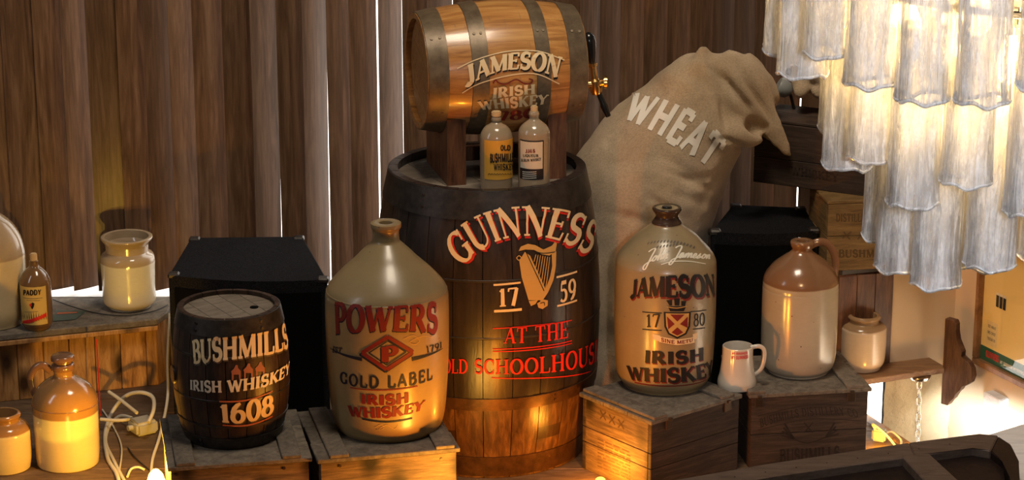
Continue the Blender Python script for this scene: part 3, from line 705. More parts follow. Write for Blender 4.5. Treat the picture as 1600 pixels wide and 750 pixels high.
# ---- the big barrel
BX, BYc = atY(761, 258, 5.6).x, 5.6
pf = prof_px(761, BYc, [(258, 153), (300, 162), (345, 169), (400, 174), (450, 176), (500, 175), (560, 171), (620, 163), (670, 152)], 0)
pf = [(0, pf[0][1] - .003)] + pf; pf = smooth_prof(pf, 4); HB = pf[-1][0]
def zat(y, x=761, Y=None): return atY(x, y, (Y or BYc) - .21).z
hp = [(HB - .066, HB - .001, .0022, M['hoop_dark']), (zat(375), zat(362), .0012, M['hoop_dark']), (zat(478), zat(472), .0012, M['hoop_dark']), (zat(632), zat(600), .0026, M['hoop_brown']), (.004, .055, .0026, M['hoop_brown'])]
hp[1] = (.487, .493, .0007, M['hoop_dark']); hp[2] = (.352, .357, .0007, M['hoop_dark']); hp[3] = (.176, .207, .0024, M['hoop_brown'])
bb = barrel('whiskey_barrel', 'tall black-painted barrel with harp emblem, small cask standing on its head', (BX, BYc, 0), pf, 24, M['barrel'], M['head'], hp, th=.02, inset=.022, rz=.1)
bpy.context.view_layer.update()
SB = Rev(bb.matrix_world.copy(), hoopprof(pf, hp), 'v')
write('GUINNESS', SB, [(722, 417), (816, 368), (917, 399)], [(693, 380), (813, 322), (931, 352)], CREAM, bb, RED, (.006, -.09), thick=.19, thin=.07, gap=.02, label='cream lettering with red shadow', off=.0024)
write('17', SB, [(779, 479), (812, 476)], [(779, 451), (809, 448)], CREAM, bb, thick=.2, thin=.09, off=.0024)
write('59', SB, [(873, 472), (886, 470), (899, 467)], [(873, 442), (886, 438), (898, 434)], CREAM, bb, thick=.2, thin=.09, off=.0024)
lines_px(SB, [([(771, 445), (813, 441)], 3), ([(772, 486), (815, 483)], 4), ([(869, 433), (901, 424)], 3), ([(870, 478), (901, 469)], 3)], CREAM, bb)
write('AT THE', SB, [(787, 536), (838, 534), (887, 527)], [(789, 512), (838, 509), (887, 500)], BRIGHTRED, bb, thick=.17, thin=.07, label='red lettering', off=.0024)
write('OLD SCHOOLHOUSE', SB, [(694, 583), (812, 584), (932, 562)], [(694, 560), (812, 560), (934, 527)], BRIGHTRED, bb, thick=.17, thin=.07, gap=.03, label='red lettering', off=.0024)
lines_px(SB, [([(770, 513), (835, 508), (893, 500)], 1.5), ([(770, 549), (835, 546), (893, 536)], 1.5), ([(770, 545), (835, 542), (893, 532)], 1.5), ([(768, 590), (850, 590), (922, 580)], 1.5)], BRIGHTRED, bb, name='painted_line')
# harp emblem
hx = lambda x, y: (690 + x / 4.168, 320 + y / 4.168)
poly_px(SB, [[hx(*p) for p in pg] for pg in (
    [(505, 365), (540, 305), (575, 330), (680, 560), (640, 620), (565, 620), (520, 470)],
    [(500, 300), (515, 270), (560, 252), (610, 262), (660, 290), (715, 265), (735, 240), (748, 250), (740, 300), (700, 330), (650, 320), (600, 292), (545, 290)],
    [(715, 320), (745, 300), (742, 400), (725, 490), (690, 570), (650, 630), (625, 610), (668, 560), (700, 480), (718, 400)],
    [(565, 625), (625, 620), (610, 645), (580, 658)], [(620, 640), (660, 615), (690, 622), (688, 655), (655, 678), (628, 668)])], GOLD, bb, .0011, 'harp_emblem')
lines_px(SB, [([hx(612 + 15 * k, 322 + 3 * k), hx(600 + 15 * k - 4 * k, 370 + 38 * k)], 1.3) for k in range(7)] + [([hx(486, 345), hx(502, 330), hx(518, 345), hx(502, 360), hx(486, 345)], 1.4)], GOLD, bb, .0012, 'harp_string')
lines_px(SB, [([hx(545, 300), hx(600, 420), hx(665, 560)], 1.2), ([hx(600, 300), hx(660, 315), hx(735, 305)], 1.2), ([hx(640, 640), hx(665, 635), hx(668, 655)], 1.3)], BLACKP, bb, .0016, 'harp_outline')

# ---- the small keg on the left crate
KX = atY(361, 577, 5.165).x; KY = 5.165
kf = prof_px(359, KY, [(475, 79), (500, 84.5), (540, 90), (577, 91.5), (615, 89), (650, 82.5)], TZ)
kf = [(0, .105)] + kf; kf = smooth_prof(kf, 4); HK = kf[-1][0]
hk = [(HK - .038, HK - .0005, .0018, M['hoop_dark']), (HK - .086, HK - .081, .0006, M['hoop_dark']), (.118, .123, .0006, M['hoop_dark']), (.055, .062, .0018, M['hoop_dark']), (.002, .030, .0018, M['hoop_dark'])]
kg = barrel('small_keg', 'small dark wooden keg with cream lettering on the left crate', (KX, KY, TZ), kf, 18, M['keg'], M['head'], hk, th=.011, inset=.010, rz=.2)
link('bung_hole', cyl(.0095, .002, 20), M['grille'], kg, T(.055, -.005, HK - .0095) )
link('bung', cyl(.021, .006, 24, bv=.001), M['keg'], kg, RZ(-1.42) @ T(0, -(.130), .155) @ RX(R(90)))
bpy.context.view_layer.update()
SK = Rev(kg.matrix_world.copy(), hoopprof(kf, hk), 'v')
write('BUSHMILLS', SK, [(304, 568), (375, 560), (449, 541)], [(301, 532), (375, 524), (444, 505)], CREAM, kg, GREYP, (.006, -.08), thick=.24, thin=.12, gap=.0, off=.0024)
write('IRISH WHISKEY', SK, [(298, 608), (375, 611), (450, 582)], [(298, 593), (375, 592), (451, 564)], WHITEP, kg, thick=.24, thin=.14, gap=.02, off=.0024)
write('1608', SK, [(346, 659), (388, 658), (426, 644)], [(343, 632), (388, 626), (426, 616)], CREAM, kg, GREYP, (.012, -.06), thick=.24, thin=.12, gap=.04, off=.0024)
lines_px(SK, [([(343, 627), (385, 625), (425, 611)], 2.2), ([(348, 664), (388, 664), (425, 650)], 2.2)], ORANGE, kg)
for cx_ in (369, 388, 406):                      # the row of pot stills
    yy = 570 + (cx_ - 369) * -.13
    st = [(cx_ - 7, yy + 24), (cx_ - 7, yy + 14), (cx_ - 8, yy + 10), (cx_ - 3, yy + 5), (cx_ - 1, yy), (cx_ + 2, yy), (cx_ + 3, yy + 5), (cx_ + 7, yy + 9), (cx_ + 7, yy + 23), (cx_ + 4, yy + 23), (cx_ + 4, yy + 15), (cx_ - 4, yy + 15), (cx_ - 4, yy + 24)]
    poly_px(SK, [st], PINK, kg, .0011, 'pot_still_mark')

# ---- the cask lying on a cradle on the barrel
ctr = atY(774, 104, 5.64); yaw = R(14)
ax = Vector((math.cos(yaw), math.sin(yaw), 0)); eyv = Vector((-math.sin(yaw), math.cos(yaw), 0)); exv = eyv.cross(ax)
LC = .378
fr = Matrix((exv, eyv, ax)).transposed().to_4x4(); fr.translation = ctr - ax * LC / 2
cf = smooth_prof([(0, .1345), (.045, .1435), (.11, .152), (LC / 2, .1565), (LC - .11, .152), (LC - .045, .1435), (LC, .1345)], 5)
hc = [(.001, .048, .0022, M['hoop']), (.100, .139, .0018, M['hoop']), (.250, .285, .0018, M['hoop']), (LC - .047, LC - .001, .0022, M['hoop'])]
ck = barrel('small_cask', 'varnished oak cask with steel hoops lying on a cradle on the barrel', (0, 0, 0), cf, 16, M['cask'], M['cask_head'], hc, th=.013, inset=.014, frame=fr, both=True, groovew=.0002)
bpy.context.view_layer.update()
SC = Rev(ck.matrix_world.copy(), hoopprof(cf, hc), 'h')
BR = (.5, .32, .10)
write('JAMESON', SC, [(728, 134), (802, 108), (872, 122)], [(724, 104), (804, 83), (880, 90)], CREAM, ck, BLACKP, (.010, -.10), thick=.26, thin=.11, gap=.0, label='cream lettering with black shadow', off=.0024)
write('IRISH', SC, [(768, 154), (802, 149), (836, 146)], [(770, 137), (802, 134), (836, 131)], CREAM, ck, None, (.008, -.10), thick=.26, thin=.13, gap=.03, off=.0024)
write('WHISKEY', SC, [(750, 170), (803, 167), (853, 161)], [(746, 158), (802, 151), (857, 147)], CREAM, ck, None, (.008, -.10), thick=.26, thin=.13, gap=.03, off=.0024)
lines_px(SC, [([(714, 107), (745, 93), (790, 81), (840, 80), (882, 94)], 1.6), ([(722, 145), (750, 130), (800, 117), (840, 116), (874, 131)], 1.6)], CREAM, ck)
lines_px(SC, [([(770, 130), (774, 125), (779, 129), (790, 131), (806, 124), (818, 130), (828, 130), (832, 125), (826, 123)], 2)], DRED, ck)
write('1780', SC, [(766, 187), (800, 186), (838, 182)], [(766, 174), (800, 172), (838, 169)], DRED, ck, thick=.24, thin=.1, gap=.06, off=.0024)
HZ = HB - .022
crd = thing('cask_cradle', 'reddish wooden cradle of two uprights holding the oak cask', 'cradle', (0, 0, 0))
crd.matrix_world = Matrix.Translation((ctr.x, ctr.y, HZ)) @ RZ(yaw)
def cradle_block(x):
    bm = bmesh.new(); hw = .115; zt = ctr.z - HZ; n = 16; rr = Rev(Matrix(), cf).r(LC / 2 + x) + .0005
    prof_ = []
    for k in range(n + 1):
        y = -hw + 2 * hw * k / n; prof_.append((y, min(zt - math.sqrt(max(0, rr * rr - y * y)), zt - .045) if abs(y) < rr else zt - .045))
    lo = [(-hw, 0), (hw, 0)]
    pts = [(-hw, 0)] + prof_ + [(hw, 0)]
    a = [bm.verts.new((x - .022, y, z)) for y, z in pts]; b = [bm.verts.new((x + .022, y, z)) for y, z in pts]; m = len(pts)
    bm.faces.new(a); bm.faces.new(b[::-1])
    for i in range(m): bm.faces.new((a[i], b[i], b[(i + 1) % m], a[(i + 1) % m]))
    bmesh.ops.triangulate(bm, faces=[f for f in bm.faces if len(f.verts) > 4])
    return frommesh(bm, 'block')
for x in (-.120, .120): link('upright', cradle_block(x), M['red_wood'], crd)
link('rail', bevel_box(.21, .022, .035, .002, c=(0, .06, .03)), M['red_wood'], crd)
# ---- the tap in the cask's far head
tp = atY(930, 131, ctr.y + ax.y * LC / 2 - .03)
tap = thing('beer_tap', 'brass tap with black handle in the right end of the cask', 'tap', tp); tap.scale = (1.25, 1.25, 1.25)
hd = SC.f @ Vector((0, 0, LC - .012))
shank0 = Vector((hd.x - tp.x + .002, hd.y - tp.y - .05, 0)) * .8; 
link('shank', tube_mesh([shank0 + Vector((-.004, .0, 0)), (0, 0, 0), (.018, -.004, 0.004)], .0075, 14), M['brass'], tap)
link('valve_body', lathe_mesh([(-.020, .001), (-.020, .009), (-.012, .012), (.006, .0115), (.010, .007), (.032, .006), (.034, .0085), (.040, .0085), (.042, .001)], 20), M['brass'], tap, RY(R(-8)))
link('ring', cyl(.0125, .006, 20, bv=.001), M['brass'], tap, T(.019, -.004, .004) @ RY(R(90)))
link('handle', lathe_mesh([(0, .001), (0, .0055), (.006, .007), (.03, .0115), (.042, .0125), (.052, .0105), (.058, .005), (.0595, .001)], 20), M['black'], tap, T(-.006, 0, .040) @ RY(R(-8)))
link('spout', lathe_mesh([(-.052, .001), (-.052, .005), (-.030, .0075), (-.024, .006), (0, .0055), (.001, .001)], 18), M['black'], tap, T(.006, -.002, -.014) @ RY(R(-22)))
# ================================================================== STONEWARE
def pot(name, label, cat, cx, Yc, rows, zb, mat, lip, group=None, base_r=None, n=72, foot=.006, per=6):
    """rows from the mouth's rim down to the base: (picture row, half width); lip: inner radius and depth of the mouth"""
    pr = prof_px(cx, Yc, rows, zb); rb_ = base_r or pr[0][1]
    pr = [p for p in pr if p[0] > foot * 1.5]
    outer = [(0, rb_ - .004), (foot * .4, rb_ - .001), (foot, rb_)] + pr
    sp = [(max(z, 0), max(r, .001)) for z, r in smooth_prof(outer, per)]
    H, rt = sp[-1]; ri, dp = lip
    full = [(0, .0005)] + sp + [(H + .0012, rt - .002), (H + .0012, ri + .002), (H, ri), (H - dp * .4, ri - .001), (H - dp, ri * .96), (H - dp, .0005)]
    X = atY(cx, rows[len(rows) // 2][0], Yc).x
    t = thing(name, label, cat, (X, Yc, zb), 0, group)
    t_body = link('body', lathe_mesh(full, n, 40), mat, t)
    bpy.context.view_layer.update()
    return t, Rev(t.matrix_world.copy(), sp, 'v'), sp
def base_Y(cx, yf, z, r): return atZ(cx, yf, z).y + r * .97
def collar(t, z, r, h, w_, mat, name='neck_ring'):
    """a rounded bead round the neck"""
    V = []; F = []; n = 40; m = 8
    for j in range(m):
        a = 2 * math.pi * j / m
        for k in range(n): b = 2 * math.pi * k / n; rr = r + w_ * math.cos(a); V.append((rr * math.cos(b), rr * math.sin(b), z + h * math.sin(a)))
    for j in range(m):
        for k in range(n): F.append((j * n + k, j * n + (k + 1) % n, ((j + 1) % m) * n + (k + 1) % n, ((j + 1) % m) * n + k))
    return link(name, mesh(name, V, F, 60), mat, t)
# ---- large jug with red lettering
YP = base_Y(606, 693, TZ, .118)
gp = glaze('cream_and_tan_glaze', (.30, .215, .098), (.25, .18, .09), .285, .02, .32, mottled=.14, coat=.12)
jp, SP, sp = pot('stoneware_jug', 'large cream stone jug with red lettering on a crate, left of the big barrel', 'jug', 604, YP,
    [(348, 24), (354, 24), (360, 21), (371, 21), (376, 22), (381, 27), (392, 39), (404, 51), (418, 67), (432, 81), (444, 91), (455, 95.5), (466, 96.5), (500, 96.5), (560, 95), (610, 91.5), (640, 88), (658, 83)], TZ, gp, (.015, .03), base_r=.116)
zr = atY(604, 452, YP).z - TZ; collar(jp, zr, SP.r(zr) - .0020, .003, .003, gp, 'shoulder_ridge')
write('POWERS', SP, [(525, 522), (603, 517), (683, 520)], [(524, 471), (605, 478), (683, 472)], DRED, jp, NAVY, (-.006, -.045), thick=.25, thin=.10, gap=.02, label='dark red lettering with navy shadow')
write('EST', SP, [(520, 550), (534, 552)], [(521, 541), (535, 543)], NAVY, jp, thick=.2, thin=.14)
write('1791', SP, [(666, 551), (679, 548), (690, 542)], [(665, 541), (678, 538), (690, 533)], NAVY, jp, thick=.2, thin=.12)
lines_px(SP, [([(516, 543), (535, 553), (566, 561)], 5)], NAVY, jp, wf=lambda t: .15 + t, name='painted_swoosh')
lines_px(SP, [([(643, 561), (670, 554), (691, 544)], 5)], NAVY, jp, wf=lambda t: 1.15 - t, name='painted_swoosh')
dm = lambda k, dx=0, dy=0: [(605 - 42 * k + dx, 551 + dy), (606 + dx, 551 - 27 * k + dy), (605 + 43 * k + dx, 550 + dy), (604 + dx, 551 + 28 * k + dy)]
def diamond(k, w_, mat, off, nm, dx=0, dy=0):
    d = dm(k, dx, dy); V = []; F = []
    for i in range(4):
        a, b = d[i], d[(i + 1) % 4]; v, f = stroke_px(SP, [a, ((a[0] + b[0]) / 2, (a[1] + b[1]) / 2), b], w_, mat, jp, off, per=4); n = len(V); V += v; F += [tuple(j + n for j in q) for q in f]
    return link(nm, mesh(nm, V, F), mat, jp)
diamond(.97, 3, NAVY, .0008, 'emblem_shadow', -2, 3); diamond(.93, 5.5, DRED, .0012, 'diamond_emblem'); diamond(.68, 1.6, NAVY, .0013, 'diamond_line')
write('P', SP, [(595, 566), (609, 565), (622, 564)], [(595, 542), (609, 541), (622, 540)], DRED, jp, NAVY, (-.06, -.06), thick=.3, thin=.14)
write('GOLD LABEL', SP, [(532, 597), (604, 606), (675, 592)], [(532, 580), (604, 587), (675, 574)], NAVY, jp, thick=.2, thin=.14, serif=False, gap=.10)
lines_px(SP, [([(548, 605), (604, 609), (652, 603)], 1.8)], DRED, jp)
write('IRISH', SP, [(564, 630), (601, 633), (639, 629)], [(564, 615), (601, 617), (639, 612)], DRED, jp, thick=.3, thin=.14, gap=.04)
write('WHISKEY', SP, [(546, 649), (604, 652), (660, 640)], [(544, 633), (604, 636), (664, 625)], DRED, jp, thick=.28, thin=.13, gap=.0)
lines_px(SP, [([(566, 654), (604, 659), (644, 653)], 2.6)], NAVY, jp)
lines_px(SP, [([(586, 668), (596, 663), (600, 669), (592, 671), (604, 664), (616, 670), (622, 664)], .8), ([(630, 530), (645, 524), (655, 532), (648, 538), (640, 534), (660, 525), (676, 528)], .8)], GOLD, jp, name='faint_scroll')
# ---- black-lettered jug on the turned crate
YJ = base_Y(1038, 620, TZ, .102)
gj = glaze('two_tone_tan_glaze', (.28, .20, .10), (.26, .19, .10), .20, .02, .30, mottled=.16, coat=.12)
jj, SJ, sj = pot('stoneware_jug', 'tan stone jug with black lettering and a crest on the turned crate', 'jug', 1041, YJ,
    [(325, 22.5), (328, 22), (336, 17), (341, 19), (346, 22.5), (350, 24), (358, 35), (367, 47), (380, 60), (392, 71), (402, 77), (412, 79), (440, 79.5), (500, 79), (550, 77), (580, 73.5), (592, 69)], TZ, gj, (.012, .02), base_r=.099)
st_ = link('stopper', lathe_mesh([(-.02, .0005), (-.02, .011), (.002, .0115), (.004, .010), (.005, .0005)], 24), M['black'], jj, T(0, 0, sj[-1][0] + .001))
DK = paint('dark_brown_glaze', (.045, .025, .015), .25)
def neckband(t, sp_, z0, mat, name='glazed_neck'):
    pts = [(z, r + .0008) for z, r in sp_ if z >= z0]; n = 56; V = []; F = []
    H, rt = pts[-1]; pts = pts + [(H + .002, rt - .0015), (H + .002, rt - .008)]
    for z, r in pts:
        for k in range(n): a = 2 * math.pi * k / n; V.append((r * math.cos(a), r * math.sin(a), z))
    for i in range(len(pts) - 1):
        for k in range(n): F.append((i * n + k, i * n + (k + 1) % n, (i + 1) * n + (k + 1) % n, (i + 1) * n + k))
    return link(name, mesh(name, V, F, 60), mat, t)
neckband(jj, sj, atY(1041, 348, YJ).z - TZ, DK)
SCR = {'J': (.62, [(.10, .85), (.35, 1.0), (.58, .95), (.52, .5), (.42, -.1), (.28, -.5), (.10, -.38), (.2, -.1), (.62, .1)]), 'o': (.40, [(0, .1), (.14, .38), (.26, .42), (.12, .34), (.06, .15), (.16, .02), (.30, .15), (.28, .38), (.40, .3)]),
 'h': (.42, [(0, .2), (.22, .9), (.14, .97), (.07, .0), (.14, .35), (.27, .4), (.30, .05), (.42, .12)]), 'n': (.42, [(0, .12), (.08, .4), (.08, .02), (.16, .35), (.28, .4), (.30, .05), (.42, .12)]),
 'a': (.42, [(0, .12), (.28, .4), (.12, .4), (.04, .15), (.16, .02), (.28, .38), (.30, .05), (.42, .12)]), 'm': (.64, [(0, .12), (.08, .4), (.08, .02), (.16, .35), (.28, .4), (.30, .02), (.38, .35), (.50, .4), (.52, .05), (.64, .12)]),
 'e': (.36, [(0, .1), (.22, .22), (.20, .4), (.08, .35), (.06, .1), (.20, .02), (.36, .14)]), 's': (.34, [(0, .1), (.20, .44), (.14, .3), (.24, .12), (.10, .0), (.05, .06), (.34, .1)]), ' ': (.22, [])}
def script(txt, thick):
    x = 0; Q = []
    for c in txt:
        w_, pl = SCR[c]
        if pl: Q += strip([(v.x + x + .25 * v.y, v.y) for v in spline([(p[0], p[1], 0) for p in pl], 4)], lambda d, t: thick * (.5 + .5 * d))
        x += w_
    return [tuple((p[0] / x, p[1]) for p in q) for q in Q]
letters('signature', Band(SJ, [(1005, 412), (1058, 403), (1108, 405)], [(1008, 392), (1060, 384), (1106, 388)]), script('John Jameson', .14), WHITEP, jj, .0012)
lines_px(SJ, [([(1033, 413), (1052, 408), (1078, 408), (1102, 412)], 1.1)], WHITEP, jj, name='signature_flourish')
lines_px(SJ, [([(1012 + 5 * k, 381 - 1.2 * k + .12 * k * k), (1015 + 5 * k, 378 - 1.2 * k + .12 * k * k)], 2) for k in range(15)] + [([(1026 + 5 * k, 387 - .7 * k), (1029 + 5 * k, 384 - .7 * k)], 2) for k in range(7)], GREYP, jj, name='faint_lettering')
write('JAMESON', SJ, [(986, 464), (1050, 464), (1117, 460)], [(988, 438), (1050, 431), (1115, 428)], BLACKP, jj, DRED, (.012, -.10), thick=.28, thin=.12, gap=-.01, label='black lettering with red shadow')
write('17', SJ, [(1010, 511), (1032, 511)], [(1010, 491), (1032, 490)], BLACKP, jj, thick=.16, thin=.09)
write('80', SJ, [(1083, 510), (1092, 509), (1101, 508)], [(1083, 490), (1092, 489), (1101, 488)], BLACKP, jj, thick=.16, thin=.09)
lines_px(SJ, [([(1004, 487), (1034, 489)], 1.5), ([(1004, 514), (1034, 516)], 1.5), ([(1078, 487), (1103, 484)], 1.5), ([(1082, 514), (1101, 512)], 1.5)], BLACKP, jj)
poly_px(SJ, [[(1037, 487), (1079, 487), (1078, 510), (1072, 522), (1058, 529), (1044, 522), (1038, 510)]], BLACKP, jj, .0008, 'crest_border')
poly_px(SJ, [[(1040, 489), (1076, 489), (1075, 509), (1070, 520), (1058, 526), (1046, 520), (1041, 509)]], GOLD, jj, .0012, 'crest_shield')
poly_px(SJ, [[(1047, 491), (1069, 491), (1058, 502)], [(1042, 494), (1054, 506), (1044, 514)], [(1074, 494), (1074, 512), (1062, 506)], [(1058, 511), (1067, 519), (1058, 524), (1049, 519)]], DRED, jj, .0015, 'crest_field')
poly_px(SJ, [[(1043, 478), (1072, 478), (1068, 486), (1047, 486)], [(1041, 469), (1050, 468), (1050, 477), (1046, 477)], [(1053, 466), (1062, 466), (1061, 477), (1054, 477)], [(1064, 470), (1072, 470), (1070, 478), (1064, 477)]], BLACKP, jj, .0012, 'ship_crest')
lines_px(SJ, [([(1042, 479), (1057, 481), (1073, 478)], 1.2)], GOLD, jj, .0016)
poly_px(SJ, [[(1020, 521), (1032, 524), (1030, 533), (1021, 530)], [(1030, 525), (1058, 530), (1058, 539), (1030, 534)], [(1058, 530), (1084, 526), (1085, 535), (1058, 539)], [(1082, 522), (1090, 519), (1088, 529), (1083, 531)]], CREAM, jj, .001, 'motto_ribbon')
write('SINE METU', SJ, [(1033, 533), (1058, 537), (1082, 533)], [(1033, 527), (1058, 531.5), (1082, 528)], DRED, jj, thick=.22, thin=.16, off=.0015)
write('IRISH', SJ, [(1007, 566), (1053, 568), (1099, 562)], [(1008, 547), (1053, 549), (1099, 542)], BLACKP, jj, DRED, (.012, -.10), thick=.28, thin=.13, gap=.05)
write('WHISKEY', SJ, [(984, 592), (1052, 597), (1112, 582)], [(980, 571), (1052, 575), (1112, 562)], BLACKP, jj, DRED, (.012, -.10), thick=.26, thin=.12, gap=-.01)
lines_px(SJ, [([(992, 597), (1045, 603), (1103, 593)], 2)], DRED, jj)
# ---- plain brown-topped jug at the right
Y4 = base_Y(1252, 595, TZ, .078)
g4 = glaze('beige_glaze_with_brown_top', (.43, .36, .27), (.20, .105, .055), .247, .004, .2, mottled=.14)
p4 = prof_px(1252, Y4, [(440, 59)], TZ)[0][0]
g4 = glaze('beige_body_brown_shoulder', (.43, .36, .27), (.20, .105, .055), p4 + .001, .003, .2, mottled=.14)
j4, S4, s4 = pot('stoneware_jug', 'plain beige stone jug with brown shoulder and loop handle on the dark crate', 'jug', 1252, Y4,
    [(376, 17.5), (379, 18.5), (384, 17.5), (389, 15.5), (394, 19), (402, 30), (411, 42), (421, 51), (432, 57.5), (441, 59), (447, 59), (452, 59.5), (500, 59.5), (545, 58.5), (566, 55.5)], TZ, g4, (.012, .015), base_r=.074)
def handle(t, pts, r, mat, flat=.6, name='handle'):
    return link(name, tube_mesh(spline(pts, 7), r, 14, flat), mat, t)
BRG = glaze('brown_salt_glaze', (.19, .09, .045), (.19, .09, .045), .5, .004, .2, spk=False)
def loc_px(t, Y, *pp): return [t.matrix_world.inverted() @ atY(x, y, Y) for x, y in pp]
handle(j4, loc_px(j4, Y4 + .02, (1266, 384), (1279, 378), (1293, 381), (1303, 396), (1306, 413), (1303, 432)), .0095, BRG)
# ---- mug
YM = base_Y(1151, 608, TZ + .009, .046)
mk = plain('white_china', (.60, .52, .42), .18, coat=.4)
def mug():
    pr = prof_px(1152, YM, [(541, 24), (560, 24.5), (580, 27), (592, 30), (598, 30.5)], TZ)
    z = [p[0] for p in pr]
    sp_ = smooth_prof([(0.0, pr[0][1] - .001)] + pr, 5); H, rt = sp_[-1]
    full = [(0, .0005)] + sp_ + [(H + .001, rt - .001), (H + .001, rt - .0035), (H - .002, rt - .0045), (.012, pr[0][1] - .008), (.008, .0005)]
    X = atY(1152, 575, YM).x; t = thing('beer_mug', 'small white china mug with red print between the two right crates', 'mug', (X, YM, TZ + .001))
    link('body', lathe_mesh(full, 56, 40), mk, t); bpy.context.view_layer.update(); return t, Rev(t.matrix_world.copy(), sp_, 'v')
mg, SM = mug()
handle(mg, loc_px(mg, YM - .002, (1173, 543), (1186, 541), (1194, 547), (1194, 562), (1189, 577), (1178, 586)), .0052, mk, .8)
write('MY GOODNESS', SM, [(1144, 553.5), (1156, 554), (1168, 552.5)], [(1144.5, 550), (1156, 550.5), (1168, 549)], BRIGHTRED, mg, thick=.24, thin=.18, off=.0006)
write('MY GUINNESS', SM, [(1143, 560.5), (1156, 561), (1169, 559)], [(1143, 556), (1156, 556), (1169, 554)], BRIGHTRED, mg, thick=.26, thin=.18, off=.0006)
# ---- jars at the right and left
cr_ = glaze('cream_jar_tan_top', (.60, .44, .29), (.33, .20, .10), .20, .003, .22, spk=False)
SHZ = .13
YR = base_Y(1350, 584, SHZ, .046)
zj = prof_px(1350, YR, [(511, 35)], SHZ)[0][0]
cr_ = glaze('cream_jar_tan_shoulder', (.60, .45, .31), (.30, .18, .09), zj, .003, .2, spk=False)
jr, SR, _ = pot('stoneware_jar', 'cream jar with tan shoulder standing on the bracketed shelf', 'jar', 1350, YR,
    [(492, 24.5), (495, 26), (499, 24), (503, 24), (506, 31), (511, 35), (518, 35.5), (540, 35.5), (562, 34)], SHZ, cr_, (.030, .06), base_r=.046)
YL = base_Y(199, 489, LZ, .055)
zl = prof_px(199, YL, [(408, 41)], LZ)[0][0]
gl = glaze('cream_and_clear_tan', (.60, .53, .40), (.36, .26, .16), zl, .003, .15, spk=False)
jl, SL, _ = pot('stoneware_jar', 'wide-mouthed cream crock with flared rim and tan shoulder on the left ledge', 'jar', 199, YL,
    [(369, 40), (372, 40), (380, 34), (387, 30.5), (391, 33), (397, 40), (405, 42.5), (420, 42), (450, 41), (468, 41)], LZ, gl, (.056, .10), base_r=.056)
gA = lambda zz, nm: glaze(nm, (.62, .48, .24), (.30, .155, .055), zz, .003, .18, spk=False, low2=None)
YA = base_Y(107, 741, 0, .076); za = prof_px(103, YA, [(642, 50)], 0)[0][0]; zg = prof_px(103, YA, [(712, 50)], 0)[0][0]
ja, SA, sa = pot('stoneware_jug', 'two-tone amber and cream jug with stopper below the left ledge', 'jug', 101, YA,
    [(577, 16.5), (581, 15), (587, 16), (593, 27), (602, 39), (611, 46), (620, 50), (628, 51.5), (634, 51), (660, 50.5), (690, 50), (710, 49)], 0,
    glaze('amber_top_cream_base', (.62, .48, .25), (.28, .14, .05), za, .003, .16, spk=False), (.012, .01), base_r=.073)
link('stopper', lathe_mesh([(-.008, .0005), (-.008, .012), (0, .0245), (.003, .027), (.012, .027), (.016, .0235), (.016, .021), (.020, .021), (.024, .0275), (.032, .0275), (.036, .024), (.037, .0005)], 36, 50), BRG, ja, T(0, 0, sa[-1][0]))
handle(ja, loc_px(ja, YA + .0, (80, 580), (68, 571), (56, 574), (48, 588), (50, 604), (55, 618)), .009, BRG)
collar(ja, za + .022, SA.r(za + .022) - .001, .002, .002, BRG, 'shoulder_ridge')
YB = YA - .03
zb_ = prof_px(6, YB, [(671, 42)], 0)[0][0]
jb, SBb, _ = pot('stoneware_jar', 'open-mouthed amber and cream jar cut by the lower left corner', 'jar', 6, YB,
    [(645, 25), (648, 27), (653, 25), (657, 25), (662, 34), (670, 40), (680, 41), (710, 40.5), (735, 39)], 0,
    glaze('amber_jar_glaze', (.62, .48, .25), (.28, .14, .05), zb_, .003, .16, spk=False), (.032, .06), base_r=.057)
YC = base_Y(-18, 517, LZ, .07)
zc = prof_px(-18, YC, [(398, 54)], LZ)[0][0]
jc, SCc, _ = pot('stoneware_jug', 'tall cream jug with tan shoulder cut by the left edge on the ledge', 'jug', -18, YC,
    [(318, 14), (326, 14), (334, 20), (345, 33), (358, 43), (372, 50), (388, 54), (400, 55), (440, 54), (480, 53)], LZ,
    glaze('cream_jug_tan_shoulder', (.60, .47, .27), (.36, .26, .16), zc, .003, .18, spk=False), (.01, .02), base_r=.076)
# ---- small bottles
def patch(surf, p00, p11, mat, parent, off, name, nx=14):
    (x0, y0), (x1, y1) = p00, p11; a0, bt = surf.hit((x0 + x1) / 2, y0); _, bb_ = surf.hit((x0 + x1) / 2, y1)
    al, _ = surf.hit(x0, (y0 + y1) / 2); ar, _ = surf.hit(x1, (y0 + y1) / 2)
    V = []; F = []
    for i in range(nx + 1):
        a = al + (ar - al) * i / nx
        for b, o in ((bb_, off), (bt, off), (bt, off * .1), (bb_, off * .1)): V.append(surf.pt(a, b, o))
    for i in range(nx):
        for k in range(4): F.append((i * 4 + k, (i + 1) * 4 + k, (i + 1) * 4 + (k + 1) % 4, i * 4 + (k + 1) % 4))
    F += [(3, 2, 1, 0), tuple(nx * 4 + k for k in range(4))]
    return link(name, mesh(name, V, F, 40), mat, parent)
bottle_g = glaze('tan_bottle_glaze', (.30, .215, .13), (.30, .215, .13), 1, .01, .2, spk=False)
LBY = paint('amber_label_paper', (.60, .30, .035), .6); LBC = paint('cream_label_paper', (.56, .46, .33), .6); LBB = paint('black_label_paper', (.02, .012, .010), .5)
LBP = paint('yellow_label_paper', (.62, .42, .12), .6)
def bottle(label, cx, cyf, zb, r, rows, Y=None):
    Yb = Y or base_Y(cx, cyf, zb, r)
    return pot('stone_bottle', label, 'bottle', cx, Yb, rows, zb, bottle_g, (.004, .004), base_r=r, n=40)
YQ = 5.462
